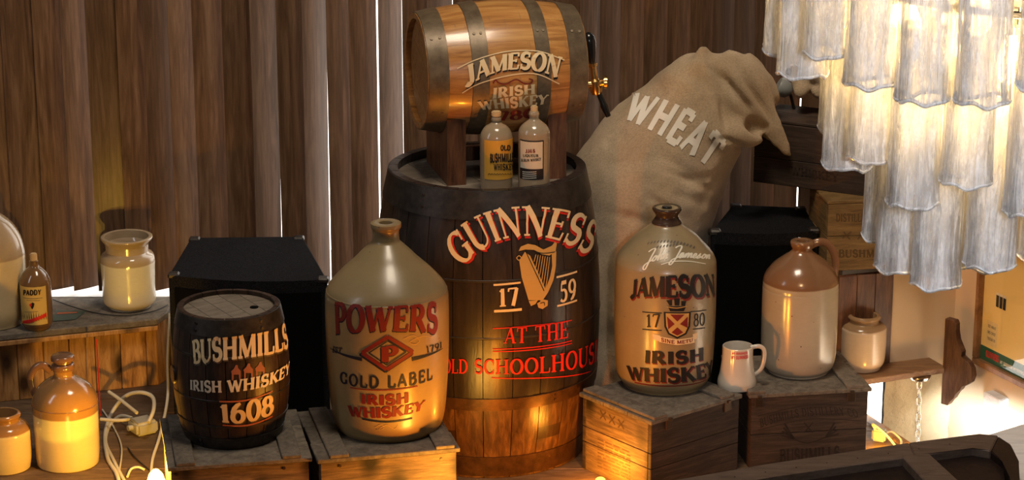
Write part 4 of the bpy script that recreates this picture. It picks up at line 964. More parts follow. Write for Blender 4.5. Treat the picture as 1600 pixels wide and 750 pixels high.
b1, S1, s1 = bottle('small tan stone bottle with amber label on the barrel head, left of its pair', 775.5, 292, HZ, .036,
    [(181, 6), (184, 7.8), (188, 8), (190, 7), (193, 10), (197, 17), (203, 22), (211, 25.3), (222, 26), (250, 26), (270, 25.8)], YQ)
link('cap', cyl(.0115, .012, 20, bv=.002), M['cork'], b1, T(0, 0, s1[-1][0] + .005))
lb = patch(S1, (757, 220), (801, 281), LBY, b1, .0006, 'label')
write('OLD', S1, [(782, 235), (789, 235), (797, 235)], [(782, 227), (789, 227), (797, 227)], BLACKP, lb, thick=.3, thin=.2, serif=False, off=.0012)
write('BUSHMILLS', S1, [(766, 254), (784, 253), (801, 252)], [(766, 241), (784, 240), (801, 239)], BLACKP, lb, thick=.3, thin=.2, serif=False, off=.0012, gap=.02)
write('WHISKEY', S1, [(772, 266), (787, 265.5), (801, 265)], [(772, 256), (787, 256), (801, 256)], BLACKP, lb, thick=.24, thin=.16, off=.0012, gap=.04)
lines_px(S1, [([(763 + 4 * k, 273), (765 + 4 * k, 271), (766.5 + 4 * k, 273)], .8) for k in range(9)], BLACKP, lb, .0012, 'small_print')
b2, S2, s2 = bottle('small tan stone bottle with cream and black label on the barrel head, beside the cradle', 834.5, 290, HZ, .036,
    [(174, 7), (178, 8.3), (182, 7.6), (186, 8), (190, 13), (196, 20), (203, 24), (212, 25), (240, 25), (270, 24.8)], YQ - .004)
link('cork', cyl(.0085, .014, 18, bv=.002), M['cork'], b2, T(0, 0, s2[-1][0] + .006))
lb2 = patch(S2, (813, 220), (849, 281), LBB, b2, .0006, 'label'); patch(S2, (813.5, 222), (847.5, 264), LBC, lb2, .0010, 'label_paper')
write('JJ&S', S2, [(822, 238), (829, 238), (836, 238)], [(822, 233), (829, 233), (836, 233)], DRED, lb2, thick=.3, thin=.16, off=.0016)
write('LIQUEUR', S2, [(818, 245), (829, 245), (841, 245)], [(818, 241), (829, 241), (841, 241)], BLACKP, lb2, thick=.26, thin=.16, off=.0016)
write('DUBLIN WHISKEY', S2, [(815, 252), (830, 252), (845, 250)], [(815, 248), (830, 248), (845, 246)], BLACKP, lb2, thick=.26, thin=.16, off=.0016)
lines_px(S2, [([(817, 268 + 3.2 * k), (838, 268 + 3.2 * k)], .9) for k in range(4)], WHITEP, lb2, .0012, 'small_print')
YP2 = base_Y(54, 518, LZ, .034)
b3, S3, s3 = bottle('small amber-brown bottle with yellow label on the left ledge', 54, 518, LZ, .034,
    [(407, 7), (412, 6.8), (416, 8), (420, 13), (428, 19.5), (437, 23.5), (446, 24.6), (475, 24.8), (500, 24.5)], YP2)
b3.children[0].data.materials[0] = glaze('brown_glass_glaze', (.16, .085, .035), (.16, .085, .035), 1, .01, .12, spk=False)
link('cork', cyl(.009, .022, 18, bv=.002), M['cork'], b3, T(0, 0, s3[-1][0] + .008))
lb3 = patch(S3, (33, 449), (73, 508), LBP, b3, .0007, 'label')
write('PADDY', S3, [(37, 461), (50, 461), (64, 460)], [(37, 453), (50, 453), (64, 452)], BLACKP, lb3, thick=.3, thin=.2, serif=False, off=.0014)
poly_px(S3, [[(36, 505), (36, 501), (72, 488), (72, 494), (56, 501), (46, 505)]], BRIGHTRED, lb3, .0013, 'red_flash')
poly_px(S3, [[(49, 481), (48, 476), (51, 472), (54, 474), (53, 479), (51, 483)]], BLACKP, lb3, .0013, 'small_figure'); poly_px(S3, [[(46, 476), (49, 473), (50, 477), (48, 479)]], BRIGHTRED, lb3, .0014, 'small_figure')
lines_px(S3, [([(37, 465 + 0), (66, 465)], .7), ([(42, 469), (62, 469)], .6), ([(38, 487), (60, 486)], .6)], GREYP, lb3, .0012, 'small_print')

# ================================================================== SPEAKERS
def speaker(label, fl_, fr_, br_, bl_, h, bulge=.03):
    """plan corners front left, front right, back right, back left"""
    t = thing('loudspeaker', label, 'speaker', ((fl_.x + fr_.x) / 2, fl_.y, 0)); o = Vector((t.location.x, t.location.y))
    P2 = [Vector(p[:2]) - o for p in (fl_, fr_, br_, bl_)]; n = 10
    fd = P2[1] - P2[0]; fn = Vector((fd.y, -fd.x)).normalized()
    front = [P2[0] + fd * (i / n) + fn * bulge * math.sin(math.pi * i / n) for i in range(n + 1)]
    pl = front + [P2[2], P2[3]]
    link('cabinet', slab(pl, 0, h, .004), M['carpet'], t)
    g = [P2[0] + fd * (.04 + .92 * i / n) + fn * (bulge * math.sin(math.pi * (.04 + .92 * i / n)) + .004) for i in range(n + 1)]
    gi = [q - fn * .003 for q in g]
    link('grille', slab(g + gi[::-1], .03, h - .03, 0), M['grille'], t)
    for q in (P2[0], P2[1], P2[2], P2[3]):
        c_ = (P2[0] + P2[1] + P2[2] + P2[3]) / 4; q2 = q + (c_ - q).normalized() * .016
        link('corner_protector', bevel_box(.028, .028, .014, .004, c=(q2.x, q2.y, h - .003)), M['hoop_dark'], t)
    return t
h1 = .377
speaker('black carpeted loudspeaker behind the small keg, left of the large jug', atZ(263, 430, h1), atZ(512, 437, h1), atZ(473, 369, h1), atZ(298, 371, h1), h1)
h2 = .47
speaker('black carpeted loudspeaker behind the plain jug at the right', atZ(1110, 362, h2), atZ(1281, 362, h2) + Vector((0, .01, 0)), Vector((atZ(1281, 362, h2).x - .012, 6.03)), Vector((atZ(1140, 305, h2).x, 6.06)), h2, .025)

# ================================================================== SACK
def ring(bm, c, ax_, rx, ry, n, side, bump):
    ax_ = ax_.normalized(); s_ = (side - ax_ * side.dot(ax_)).normalized(); f_ = ax_.cross(s_)
    out = []
    for k in range(n):
        a = 2 * math.pi * k / n; q = c + s_ * (rx * math.cos(a)) + f_ * (ry * math.sin(a)); out.append(bm.verts.new(q))
    return out
def loft(bm, secs, n=28, side=Vector((1, 0, 0))):
    """secs: (centre, rx, ry)"""
    C_ = [Vector(s[0]) for s in secs]; m = len(secs); rs = []
    for i in range(m):
        d = C_[min(i + 1, m - 1)] - C_[max(i - 1, 0)]; rs.append(ring(bm, C_[i], d, secs[i][1], secs[i][2], n, side, 0))
    for i in range(m - 1):
        for k in range(n): bm.faces.new((rs[i][k], rs[i][(k + 1) % n], rs[i + 1][(k + 1) % n], rs[i + 1][k]))
    bm.faces.new(rs[0][::-1]); bm.faces.new(rs[-1])
def dens(secs, per=5):
    pts = spline([s[0] for s in secs], per); rr = spline([(s[1], s[2], 0) for s in secs], per)
    return [(pts[i], rr[i].x, rr[i].y) for i in range(len(pts))]
def remesh(bm, vox, name, sm=6):
    bmesh.ops.recalc_face_normals(bm, faces=bm.faces); me = bpy.data.meshes.new(name); bm.to_mesh(me); bm.free()
    o = bpy.data.objects.new(name, me); COL.objects.link(o)
    md = o.modifiers.new('r', 'REMESH'); md.mode = 'VOXEL'; md.voxel_size = vox
    ms = o.modifiers.new('s', 'SMOOTH'); ms.factor = .5; ms.iterations = sm
    dg = bpy.context.evaluated_depsgraph_get(); out = bpy.data.meshes.new_from_object(o.evaluated_get(dg)); bpy.data.objects.remove(o)
    return out
YS = 5.93
def sc_(x, y, hw, dy=0, ryf=.8):
    p = atY(x, y, YS + dy); r = hw / FPX * depth(p); return (p, r, r * ryf)
bm = bmesh.new()
loft(bm, dens([sc_(945, 590, 85), sc_(946, 530, 102), sc_(950, 450, 112), sc_(965, 385, 120), sc_(993, 320, 124), sc_(1035, 250, 114), sc_(1075, 190, 94), sc_(1104, 142, 78), sc_(1124, 116, 58), sc_(1138, 100, 34, 0, .6)], 4))
loft(bm, dens([sc_(1085, 118, 40, -.01), sc_(1125, 118, 46, -.02), sc_(1155, 140, 52, -.03), sc_(1178, 168, 44, -.04, .7), sc_(1198, 192, 26, -.05, .6), sc_(1216, 215, 17, -.05, .5), sc_(1228, 234, 9, -.05, .5), sc_(1237, 246, 3, -.05, .6)], 4))
loft(bm, dens([sc_(1105, 130, 34, .02), sc_(1150, 108, 32, .0), sc_(1180, 126, 26, .0), sc_(1203, 146, 20, .0), sc_(1218, 165, 12, .0)], 4))
loft(bm, dens([sc_(1098, 100, 26, -.02), sc_(1099, 82, 16, -.02), sc_(1099, 70, 8, -.02)], 3))
loft(bm, dens([sc_(1120, 200, 44, -.05), sc_(1150, 205, 34, -.07), sc_(1180, 212, 20, -.08), sc_(1196, 216, 8, -.08)], 4))
sme = remesh(bm, .0065, 'sack_body', 8)
def crease(p, a, b, wd, dp):
    """push in along a line between two picture points on the front"""
    ab = b - a; t = max(0, min(1, (p - a).dot(ab) / ab.dot(ab))); q = a + ab * t; d = (p - q).length
    return dp * math.exp(-(d / wd) ** 2) * math.sin(math.pi * min(max(t * .9 + .05, 0), 1))
folds = [((1110, 95), (1180, 185), .012, .026), ((1150, 92), (1212, 195), .009, .022), ((1125, 125), (1140, 225), .013, .020), ((1165, 185), (1200, 215), .014, .026), ((1120, 215), (1165, 232), .010, .014), ((1000, 300), (1075, 345), .012, .009), ((1030, 262), (1120, 300), .009, .009), ((950, 330), (1020, 350), .014, .008), ((1020, 235), (1100, 285), .014, .007), ((1060, 285), (1140, 270), .012, .006),
         ((1090, 330), (1150, 240), .016, .008), ((930, 260), (990, 250), .02, .004), ((1165, 190), (1205, 205), .012, .02), ((1060, 110), (1110, 130), .016, .006), ((1040, 300), (1110, 320), .012, .005), ((985, 200), (1045, 130), .02, .004)]
fl3 = []
for a, b, wd, dp in folds:
    d = -.06; fl3.append((atY(a[0], a[1], YS + d), atY(b[0], b[1], YS + d), wd, dp))
sme.update()
nor = [v.normal.copy() for v in sme.vertices]
for v, n_ in zip(sme.vertices, nor):
    p = v.co.copy(); pf_ = Vector((p.x, YS - .06, p.z + (p.y - YS + .06) * -.30)) if p.y < YS + .05 else None
    h = noise.fractal(p * 7, 1, 2, 3) * .010 + noise.fractal(p * 26, 1, 2, 2) * .0016
    h -= abs(noise.noise(Vector((p.x * 5 + p.z * 7, p.y * 4, p.z * 3 - p.x * 9)))) * .006
    if pf_ is not None and n_.y < .3:
        # along the sight line so the creases sit where the cloth folds
        dr = (p - CAMP); q = CAMP + dr * ((YS - .06) / dr.y)
        for a, b, wd, dp in fl3: h -= crease(q, a, b, wd, dp)
    v.co = p + n_ * h
for v in sme.vertices:
    if v.co.y > BY - .03: v.co.y = BY - .03 + (v.co.y - BY + .03) * .1
zmin = min(v.co.z for v in sme.vertices)
for v in sme.vertices:
    if v.co.z < .004: v.co.z = .004 - .0
smooth(sme, 180)
sk = thing('burlap_sack', 'bulging burlap sack with white lettering slumped between barrel and blind', 'sack')
body = link('sack_body', sme, M['burlap'], sk); sme.materials.clear(); sme.materials.append(M['burlap'])
bpy.context.view_layer.update()
bvh = BVHTree.FromPolygons([v.co for v in sme.vertices], [p.vertices[:] for p in sme.polygons])
class Cloth:
    inv = Matrix()
    def hit(s, x, y): return (x, y)
    def pt(s, a, b, off=0):
        h_, n_, _, _ = bvh.ray_cast(CAMP, ray(a, b).normalized())
        if h_ is None: h_, n_, _, _ = bvh.find_nearest(atY(a, b, YS - .07))
        return h_ + n_ * (off + .0012)
CL = Cloth(); CL.R0 = 1
SACKP = paint('white_sack_paint', (.80, .74, .64), .9)
q, _ = text_quads('WHEAT', .24, .20, False, .10)
q2 = []
for a, b, c_, d in q:                            # cut finer so that the paint follows the cloth
    ip = lambda p, r_, t: (p[0] + (r_[0] - p[0]) * t, p[1] + (r_[1] - p[1]) * t)
    for i in range(3):
        for j in range(2):
            t0, t1 = i / 3, (i + 1) / 3; s0, s1_ = j / 2, (j + 1) / 2
            e0, e1, f0, f1 = ip(a, d, t0), ip(b, c_, t0), ip(a, d, t1), ip(b, c_, t1)
            q2.append((ip(e0, e1, s0), ip(e0, e1, s1_), ip(f0, f1, s1_), ip(f0, f1, s0)))
letters('lettering', Band(CL, [(974, 184), (1042, 218), (1108, 262)], [(992, 146), (1072, 170), (1134, 224)]), q2, SACKP, sk, .0008, label='white painted lettering')
link('loose_thread', tube_mesh(spline([CL.pt(993, 150), CL.pt(993, 150) + Vector((-.004, -.004, .008)), CL.pt(993, 150) + Vector((-.009, -.004, .006))], 4), .0008, 6), M['burlap'], sk)

# ================================================================== RIGHT: SHELVES, BOXES, PANEL
SF0, SF1 = atZ(1300, 600, SHZ), atZ(1474, 574.5, SHZ); SF0.z = SF1.z = 0
sd = (SF1 - SF0).normalized(); sn = Vector((-sd.y, sd.x, 0))
sh = thing('wall_shelf', 'brown wooden wall shelf with a scroll-cut end bracket carrying the cream jar', 'shelf')
link('shelf_board', slab([SF0, SF1 + sd * .01, SF1 + sd * .01 + sn * .125, SF0 + sn * .125], SHZ - .016, SHZ, .002), M['shelf_wood'], sh)
def scroll():
    # profile (out from wall, height), seen from the side
    pts = [(.0, .155), (.030, .155), (.036, .145), (.034, .125), (.040, .10), (.052, .082), (.060, .070), (.056, .058), (.066, .052), (.082, .046), (.094, .030), (.098, .010), (.092, -.010), (.078, -.022), (.064, -.026), (.060, -.040), (.046, -.052), (.040, -.070), (.028, -.080), (.022, -.094), (.0, -.094)]
    bm = bmesh.new(); th = .022
    a = [bm.verts.new((0, -y, z)) for y, z in pts]; b = [bm.verts.new((th, -y, z)) for y, z in pts]; m = len(pts)
    bm.faces.new(a); bm.faces.new(b[::-1])
    for i in range(m): bm.faces.new((a[i], b[i], b[(i + 1) % m], a[(i + 1) % m]))
    bmesh.ops.bevel(bm, geom=bm.edges[:], offset=.0015, segments=1, affect='EDGES')
    return frommesh(bm, 'scroll')
br = link('bracket', scroll(), M['brown_wood'], sh, Matrix.Translation(SF1 + sn * .004 + Vector((0, 0, SHZ - .012))) @ Matrix.Scale(.9, 4) @ RZ(math.atan2(sd.y, sd.x) + R(24)))
# upper shelf and the wide panel behind the jar
UZ = .383
up = thing('upper_shelf', 'dark wooden upper shelf board under the two stacked boxes', 'shelf')
U0 = atZ(1294, 424, UZ - .012); U1 = atZ(1446, 412, UZ - .012); U0.z = U1.z = 0; ud = (U1 - U0).normalized(); un = Vector((-ud.y, ud.x, 0))
link('shelf_board', slab([U0, U1, U1 + un * .20, U0 + un * .20], UZ - .014, UZ, .002), M['red_wood'], up)
pn = thing('wall_panel', 'tall reddish-brown panel of boards behind the cream jar', 'panel')
pq0 = atZ(1306, 577, .13); pq1 = atZ(1391, 567.5, .13); pq0.z = pq1.z = 0; pd = (pq1 - pq0).normalized(); pnn = Vector((-pd.y, pd.x, 0)); tw_ = (pq1 - pq0).length
for k in range(3):
    a = pq0 + pd * tw_ * k / 3; b = pq0 + pd * (tw_ * (k + 1) / 3 - .001)
    link('board', slab([a, b, b + pnn * .015, a + pnn * .015], SHZ, UZ - .014, .001), M['brown_wood'] if k else M['red_wood'], pn)
# boxes
def box_px(label, p0, p1, dep, z0, h, mat, nside=2):
    return crate('wooden_box', label, p0, p1, dep, h, mat, mat, battens=(), nlid=2, nside=nside, z0=z0, lidt=.008, over=.001)
q0 = atZ(1290, 424, UZ); q1 = atZ(1440, 417, UZ)
bx1 = box_px('amber-lit wooden box with faded printing, lower of the two boxes on the upper shelf', q0, q1, .17, UZ, .178, 'box_wood')
z2 = UZ + .178
r0 = atZ(1176, 284, z2); r1 = atZ(1420, 316, z2)
bx2 = box_px('dark wooden box, upper of the two stacked at the right behind the glass tubes', r0, r1, .17, z2, .165, 'crate_dark')
bpy.context.view_layer.update()
def front(t, p0, p1, z0): d_ = (p1 - p0); d_.z = 0; d_.normalize(); return Local(Flat(Vector((p0.x, p0.y, z0)) + Vector((-d_.y, d_.x, 0)) * .001, d_, (0, 0, 1)), t)
INK4 = paint('faint_ink', (.10, .058, .022), .8); INK5 = paint('faint_dark_ink', (.032, .020, .014), .8)
F1 = front(bx1, q0, q1, UZ); F2 = front(bx2, r0, r1, z2)
write('DISTILLERY', F1, [(1306, 346), (1366, 346)], [(1306, 334), (1366, 334)], INK4, bx1, thick=.24, thin=.14, off=.0008, name='faded_lettering')
write('BUSHMILLS', F1, [(1310, 402), (1400, 402)], [(1310, 390), (1400, 390)], INK4, bx1, thick=.26, thin=.14, off=.0008, name='faded_lettering')
lines_px(F1, [([(1316, 372), (1330, 362)], 2.5), ([(1318, 362), (1328, 374)], 2.5), ([(1340, 374), (1350, 362), (1356, 374)], 2.5)], INK4, bx1, .0008, 'faded_emblem')
write('WHISKEY', F2, [(1236, 272), (1310, 284)], [(1236, 260), (1310, 272)], INK5, bx2, thick=.24, thin=.14, off=.0008, name='faded_lettering')
# second sack lying on the upper box and the grey knob beside it
zt2 = z2 + .165
YH = r0.y + .05
bm = bmesh.new()
def sh_(x, y, hw, Y=YH, f=.8): p = atY(x, y, Y); r = hw / FPX * depth(p); return (p, r, r * f)
loft(bm, dens([sh_(1330, 130, 42), sh_(1295, 112, 42), sh_(1270, 112, 32), sh_(1256, 126, 22), sh_(1250, 142, 13, YH - .03), sh_(1249, 154, 5, YH - .035)], 4))
loft(bm, dens([sh_(1345, 140, 34), sh_(1310, 132, 30), sh_(1288, 136, 18, YH - .02), sh_(1272, 148, 8, YH - .03)], 4))
hme = remesh(bm, .005, 'sack_body', 4)
for v in hme.vertices:
    p = v.co.copy(); v.co = p + v.normal * (noise.fractal(p * 14, 1, 2, 3) * .006)
lowz = zt2
for v in hme.vertices: v.co.z = max(v.co.z, lowz + .001) if v.co.y > r0.y + .0 else v.co.z
smooth(hme, 180); hs = thing('burlap_sack', 'crumpled burlap sack lying on the upper dark box beside the glass tubes', 'sack')
link('sack_body', hme, M['burlap'], hs); hme.materials.clear(); hme.materials.append(M['burlap'])
kn = atY(1224, 138, YH + .03); kn = thing('metal_knob', 'small grey metal knob between the two burlap sacks', 'lamp', kn)  # plain grey metal knob, gives no light
link('knob_head', lathe_mesh([(-.022, .0005), (-.022, .010), (-.012, .020), (.012, .024), (.016, .022), (.016, .0005)], 28, 40), plain('grey_enamel', (.30, .31, .30), .4), kn, RY(R(-62)))
link('stem', tube_mesh([(0, .0, 0), (.02, .01, -.02), (.03, .01, zt2 - kn.location.z)], .004, 8), M['hoop_dark'], kn)

# ---- ceiling rose and chain under the shelf
ch = thing('hanging_chain', 'steel chain hanging from a round plate under the wall shelf', 'chain', (0, 0, 0))
cp = atZ(1437, 590, SHZ - .022); 
link('plate', lathe_mesh([(-.006, .0005), (-.006, .012), (-.002, .025), (.004, .028), (.006, .028), (.0061, .0005)], 32), M['chrome'], ch, Matrix.Translation(cp + Vector((0, 0, 0))))
def torus_link(a=.0062, b=.0135, r=.0017):
    pts = []
    for k in range(16):
        t_ = 2 * math.pi * k / 16; pts.append((a * math.cos(t_), 0, b * math.sin(t_) if abs(math.sin(t_)) < .99 else b * math.sin(t_)))
    return tube_mesh(pts, r, 8, closed=True)
lk = torus_link()
for k in range(8): link('chain_link', lk, M['chrome'], ch, Matrix.Translation(cp + Vector((.0005 * k, 0, -.018 - k * .0215))) @ RZ(R(20 + 85 * (k % 2))))
lk2 = torus_link(.014, .014, .0018)
link('ring', lk2, M['chrome'], ch, Matrix.Translation(cp + Vector((.004, 0, -.018 - 8 * .0215 - .006))))

# ---- framed poster on the right wall
def onwall(x, y, off=0):
    o = Vector((CR.x, CR.y, 0)); n_ = Vector((wr.y, -wr.x, 0)); 
    if n_.y > 0: n_ = -n_
    d = ray(x, y); t_ = ((o + n_ * off) - CAMP).dot(n_) / d.dot(n_); return CAMP + d * t_
wn = Vector((wr.y, -wr.x, 0)); wn = wn if wn.y < 0 else -wn
pc = onwall(1523, 566, .012); wv3 = Vector((wr.x, wr.y, 0))
pic = thing('framed_poster', 'wooden framed poster with yellow ground and red lettering on the right wall', 'poster')
FW, FH, fwd = .46, .34, .016
def wbox(u0, u1, z0, z1, d0, d1, bv=.002):
    P8 = []
    for z in (z0, z1):
        for u, d in ((u0, d0), (u1, d0), (u1, d1), (u0, d1)): P8.append(Vector((pc.x, pc.y, pc.z)) + wv3 * u + wn * d + Vector((0, 0, z)))
    return hexa(P8, 'slab', bv)
fwm = wood('picture_frame_wood', (.12, .05, .02), (.25, .12, .05), (.36, .19, .09), (3, 3, 3), rough=.35, vary=.05)
for u0, u1, z0, z1 in ((0, FW, 0, fwd), (0, FW, FH - fwd, FH), (0, fwd, fwd, FH - fwd), (FW - fwd, FW, fwd, FH - fwd)): link('frame', wbox(u0, u1, z0, z1, -.012, .010), fwm, pic)
link('poster_sheet', wbox(fwd, FW - fwd, fwd, FH - fwd, -.010, -.004, 0), paint('poster_yellow', (.78, .56, .20), .35), pic)
FP = Flat(pc + wn * -.004, wv3, (0, 0, 1)); FP.nm = wn
def rectp(u0, u1, z0, z1, mat, nm, off):
    return link(nm, mesh(nm, [FP.pt(u0, z0, off), FP.pt(u1, z0, off), FP.pt(u1, z1, off), FP.pt(u0, z1, off)], [(0, 1, 2, 3)]), mat, pic)
rectp(fwd, FW - fwd, fwd, .052, GREENP, 'printed_ground', .0006)
class UV2:
    def __init__(s, u0, u1, z0, z1): s.a = (u0, u1, z0, z1)
    def __call__(s, u, v, off): u0, u1, z0, z1 = s.a; return FP.pt(u0 + (u1 - u0) * u, z0 + (z1 - z0) * v, off)
rectp(.036, .080, .060, .122, paint('poster_card', (.68, .52, .24), .5), 'printed_card', .0008)
for k, tx in enumerate(('SEE WHAT', 'BIG CHIEF', 'TOUCAN DO')):
    letters('small_print', UV2(.042, .074, .105 - .016 * k, .112 - .016 * k), text_quads(tx, .2, .12)[0], GREYP, pic, .0012)
letters('lettering', UV2(.040, .092, .028, .044), text_quads('GUINNESS', .26, .14)[0], BRIGHTRED, pic, .0012)
letters('small_print', UV2(.098, .20, .028, .036), text_quads('MY GOODNESS MY GUINNESS', .26, .14)[0], WHITEP, pic, .0012)
for k in range(3): rectp(.068 + .014 * k, .079 + .014 * k, .165, .195, BLACKP, 'printed_glass', .0010); rectp(.068 + .014 * k, .079 + .014 * k, .195, .201, WHITEP, 'printed_foam', .0010)
link('glazing', wbox(fwd, FW - fwd, fwd, FH - fwd, -.002, -.001, 0), NT('picture_glass').m, pic)
gm = bpy.data.materials['picture_glass']; nt = gm.node_tree; tr = nt.nodes.new('ShaderNodeBsdfTransparent'); gs = nt.nodes.new('ShaderNodeBsdfGlossy'); gs.inputs['Roughness'].default_value = .03
fr_ = nt.nodes.new('ShaderNodeFresnel'); fr_.inputs[0].default_value = 1.45; mx = nt.nodes.new('ShaderNodeMixShader'); mx.inputs[0].default_value = .05; nt.links.new(tr.outputs[0], mx.inputs[1]); nt.links.new(gs.outputs[0], mx.inputs[2]); nt.links.new(mx.outputs[0], nt.nodes['Material Output'].inputs[0])
# white block on the wall below the picture
wb0 = onwall(1558, 612, 0); 
bk = link('wall_block', hexa([wb0 + wv3 * u + wn * d + Vector((0, 0, z)) for z in (-.045, .0) for u, d in ((-.015, 0), (.05, 0), (.05, .03), (-.015, .03))], 'b', .002), M['white_wood']); tag(bk, 'small white block fixed to the wall under the framed poster', 'block')

# ---- sill at the far right and the foreground frame
ws = link('white_board', hexa([atZ(x, y, z) + Vector((0, 0, 0)) for z in (.19, .22) for x, y in ((1500, 790), (1700, 760), (1700, 632), (1500, 693))], 'b', .002), M['white_wood']); tag(ws, 'white painted board behind the dark frame at the lower right corner', 'board')
# golden trough edge, socket and cables right of the dark crate
te = link('trim_board', hexa([p + Vector((0, 0, dz)) for dz in (-.04, .006) for p in (atZ(1352, 648, 0), atZ(1440, 706, 0), atZ(1432, 712, 0), atZ(1344, 656, 0))], 'b', .001), M['pine']); tag(te, 'amber-lit wooden edging strip right of the dark crate', 'trim')
sb_ = thing('socket_box', 'amber-lit socket box with trailing leads right of the dark crate', 'socket', atZ(1374, 690, 0))
link('case', bevel_box(.034, .026, .03, .004, 2, c=(0, .0, .018)), M['plug'], sb_, RZ(R(-25)))
link('cable', tube_mesh(spline([(.01, 0, .02), (.03, .0, .025), (.05, -.02, .01), (.04, -.05, .004)], 8), .003, 8), M['cable_white'], sb_)
link('cable', tube_mesh(spline([(-.01, 0, .03), (-.02, -.01, .05), (.01, -.03, .03), (.03, -.05, .01)], 8), .003, 8), M['cable_white'], sb_)
# dark wooden frame in front
FZ = .30
def fz(x, y, z=FZ): return atZ(x, y, z)
rl = thing('wooden_settle', 'dark wooden settle back with worn rails across the lower right foreground', 'settle')
def strip_rail(px_out, px_in, z0, z1, name, mat, bv=.003):
    a = [fz(*p) for p in px_out]; b = [fz(*p) for p in px_in]
    return link(name, slab([(q.x, q.y) for q in a] + [(q.x, q.y) for q in b[::-1]], z0, z1, bv), mat, rl)
outer = [(960, 772), (1050, 751), (1200, 725), (1420, 691), (1530, 677), (1560, 680), (1580, 693), (1592, 720), (1596, 790)]
inner = [(960, 792), (1070, 769), (1210, 745), (1430, 712), (1520, 699), (1548, 704), (1568, 720), (1578, 745), (1580, 790)]
strip_rail(outer[:4], inner[:4], FZ - .03, FZ, 'rail', M['rail_top']); strip_rail(outer[3:6], inner[3:6], FZ - .03, FZ, 'rail', M['rail_top'])
strip_rail(outer[5:], inner[5:], FZ - .03, FZ - .001, 'rail', M['rail_dark'])
strip_rail([(1408, 712), (1480, 790)], [(1452, 709), (1540, 790)], FZ - .03, FZ + .001, 'cross_rail', M['rail_top'], .002)
strip_rail([(960, 790), (1210, 744), (1430, 711), (1430, 830), (960, 830)], [], FZ - .05, FZ - .018, 'panel', M['rail_dark'], 0)
strip_rail([(1440, 710), (1520, 698), (1548, 703), (1568, 719), (1580, 790), (1575, 830), (1440, 830)], [], FZ - .05, FZ - .018, 'panel', M['rail_dark'], 0)
for (x, y) in ((980, 790), (1585, 780)):
    p = fz(x, y); link('leg', slab([(p.x - .02, p.y - .02), (p.x + .02, p.y - .02), (p.x + .02, p.y + .02), (p.x - .02, p.y + .02)], 0 if p.y > 4.55 else -1.0, FZ - .05, .002), M['rail_dark'], rl)
for k in range(9):
    x = 1100 + 48 * k; p = fz(x, 751 - (x - 1050) * .152 + 9); link('nail', cyl(.0016, .001, 8), M['iron'], rl, T(p.x, p.y, FZ + .0004))
bp_ = fz(1245, 747); pl_ = link('brass_plate', bevel_box(.06, .02, .003, .001), M['brass'], rl, T(bp_.x, bp_.y - .01, FZ - .0165) @ RZ(R(18)))

# ================================================================== LAMPS, CABLES
def bulb(label, loc, r, h, col, st, pw, pcol):
    t = thing('lamp_bulb', label, 'lamp', loc)
    link('bulb', lathe_mesh([(.02, .0005), (.02, r * .6), (.02 + h * .3, r * .95), (.02 + h * .6, r), (.02 + h * .85, r * .7), (.02 + h * .97, r * .3), (.02 + h, .0005)], 24, 60), emit(label[:14].replace(' ', '_'), col, st), t)
    link('socket', cyl(r * .8, .022, 20, bv=.002), M['plug'], t, T(0, 0, .011))
    if pw: point('bulb_light', (loc[0], loc[1], loc[2] + h + .034), pw, pcol, .008)
    return t
lp = atZ(246, 800, 0); bulb('glowing yellow bulb beside the left crate at the lower edge', (lp.x, lp.y, 0), .022, .085, (1, .62, .10), 12, 10, (1, .50, .05))
lp = atZ(938, 766, 0); bulb('small glowing amber bulb in front of the big barrel and turned crate', (lp.x, lp.y, 0), .011, .012, (1, .78, .05), 5, 2.4, (1, .36, .03))
lp = atZ(1352, 700, 0); point('hidden_amber', (lp.x + .035, lp.y - .03, .035), 1.0, (1, .5, .05), .01)
def cable(pts, r, mat, label, Z=None):
    o = link('cable', tube_mesh(spline(pts, 8), r, 8), mat); tag(o, label, 'cable'); return o
def g0(x, y, z=.004): return atZ(x, y, z)
cable([g0(157, 655, .03), g0(185, 657, .03), g0(203, 655, .03)], .0045, M['cable_white'], 'straight white lead running into the square adaptor')
cable([g0(170, 612, .08), g0(190, 626, .07), g0(214, 645, .06)], .0045, M['cable_white'], 'white lead dropping across the pine boards to the adaptor')
cable([g0(232, 660, .05), g0(240, 640, .07), g0(238, 620, .08), g0(218, 613, .08), g0(195, 620, .06), g0(175, 645, .02), g0(164, 680), g0(168, 715), g0(182, 740), g0(190, 770)], .005, M['cable_white'], 'thick white lead looping round behind the adaptor')
cable([g0(206, 653, .03), g0(188, 650, .02), g0(172, 664), g0(165, 690), g0(178, 720), g0(196, 755)], .0042, M['cable_white'], 'white lead curling from the adaptor toward the front')
cable([Vector((Cc.x + .006, Cc.y - .005, LZ - .004)), g0(262, 560, .11), g0(262, 620, .06), g0(250, 680, .03), g0(238, 720, .01), g0(236, 760)], .0038, M['cable_white'], 'pale lead hanging from the ledge corner beside the keg')
cable([g0(200, 700), g0(212, 716), g0(236, 736), g0(252, 742)], .0018, M['cable_black'], 'thin black wire on the floor before the adaptor')
cable([g0(199, 745), g0(205, 733, .01), g0(216, 730, .015), g0(226, 734, .01)], .003, M['cable_white'], 'short curl of white wire by the yellow bulb')
cable([g0(160, 640), g0(178, 668), g0(190, 700), g0(186, 740)], .0022, M['cable_white'], 'thin pale wire beside the amber jug')
cable([atZ(83, 468, LZ + .003), atZ(110, 478, LZ + .003), atZ(150, 489, LZ + .003), atZ(196, 493, LZ + .003), atZ(240, 486, LZ + .003), atZ(262, 476, LZ + .003)], .0013, M['cable_black'], 'thin black wire lying on the ledge round the crock')
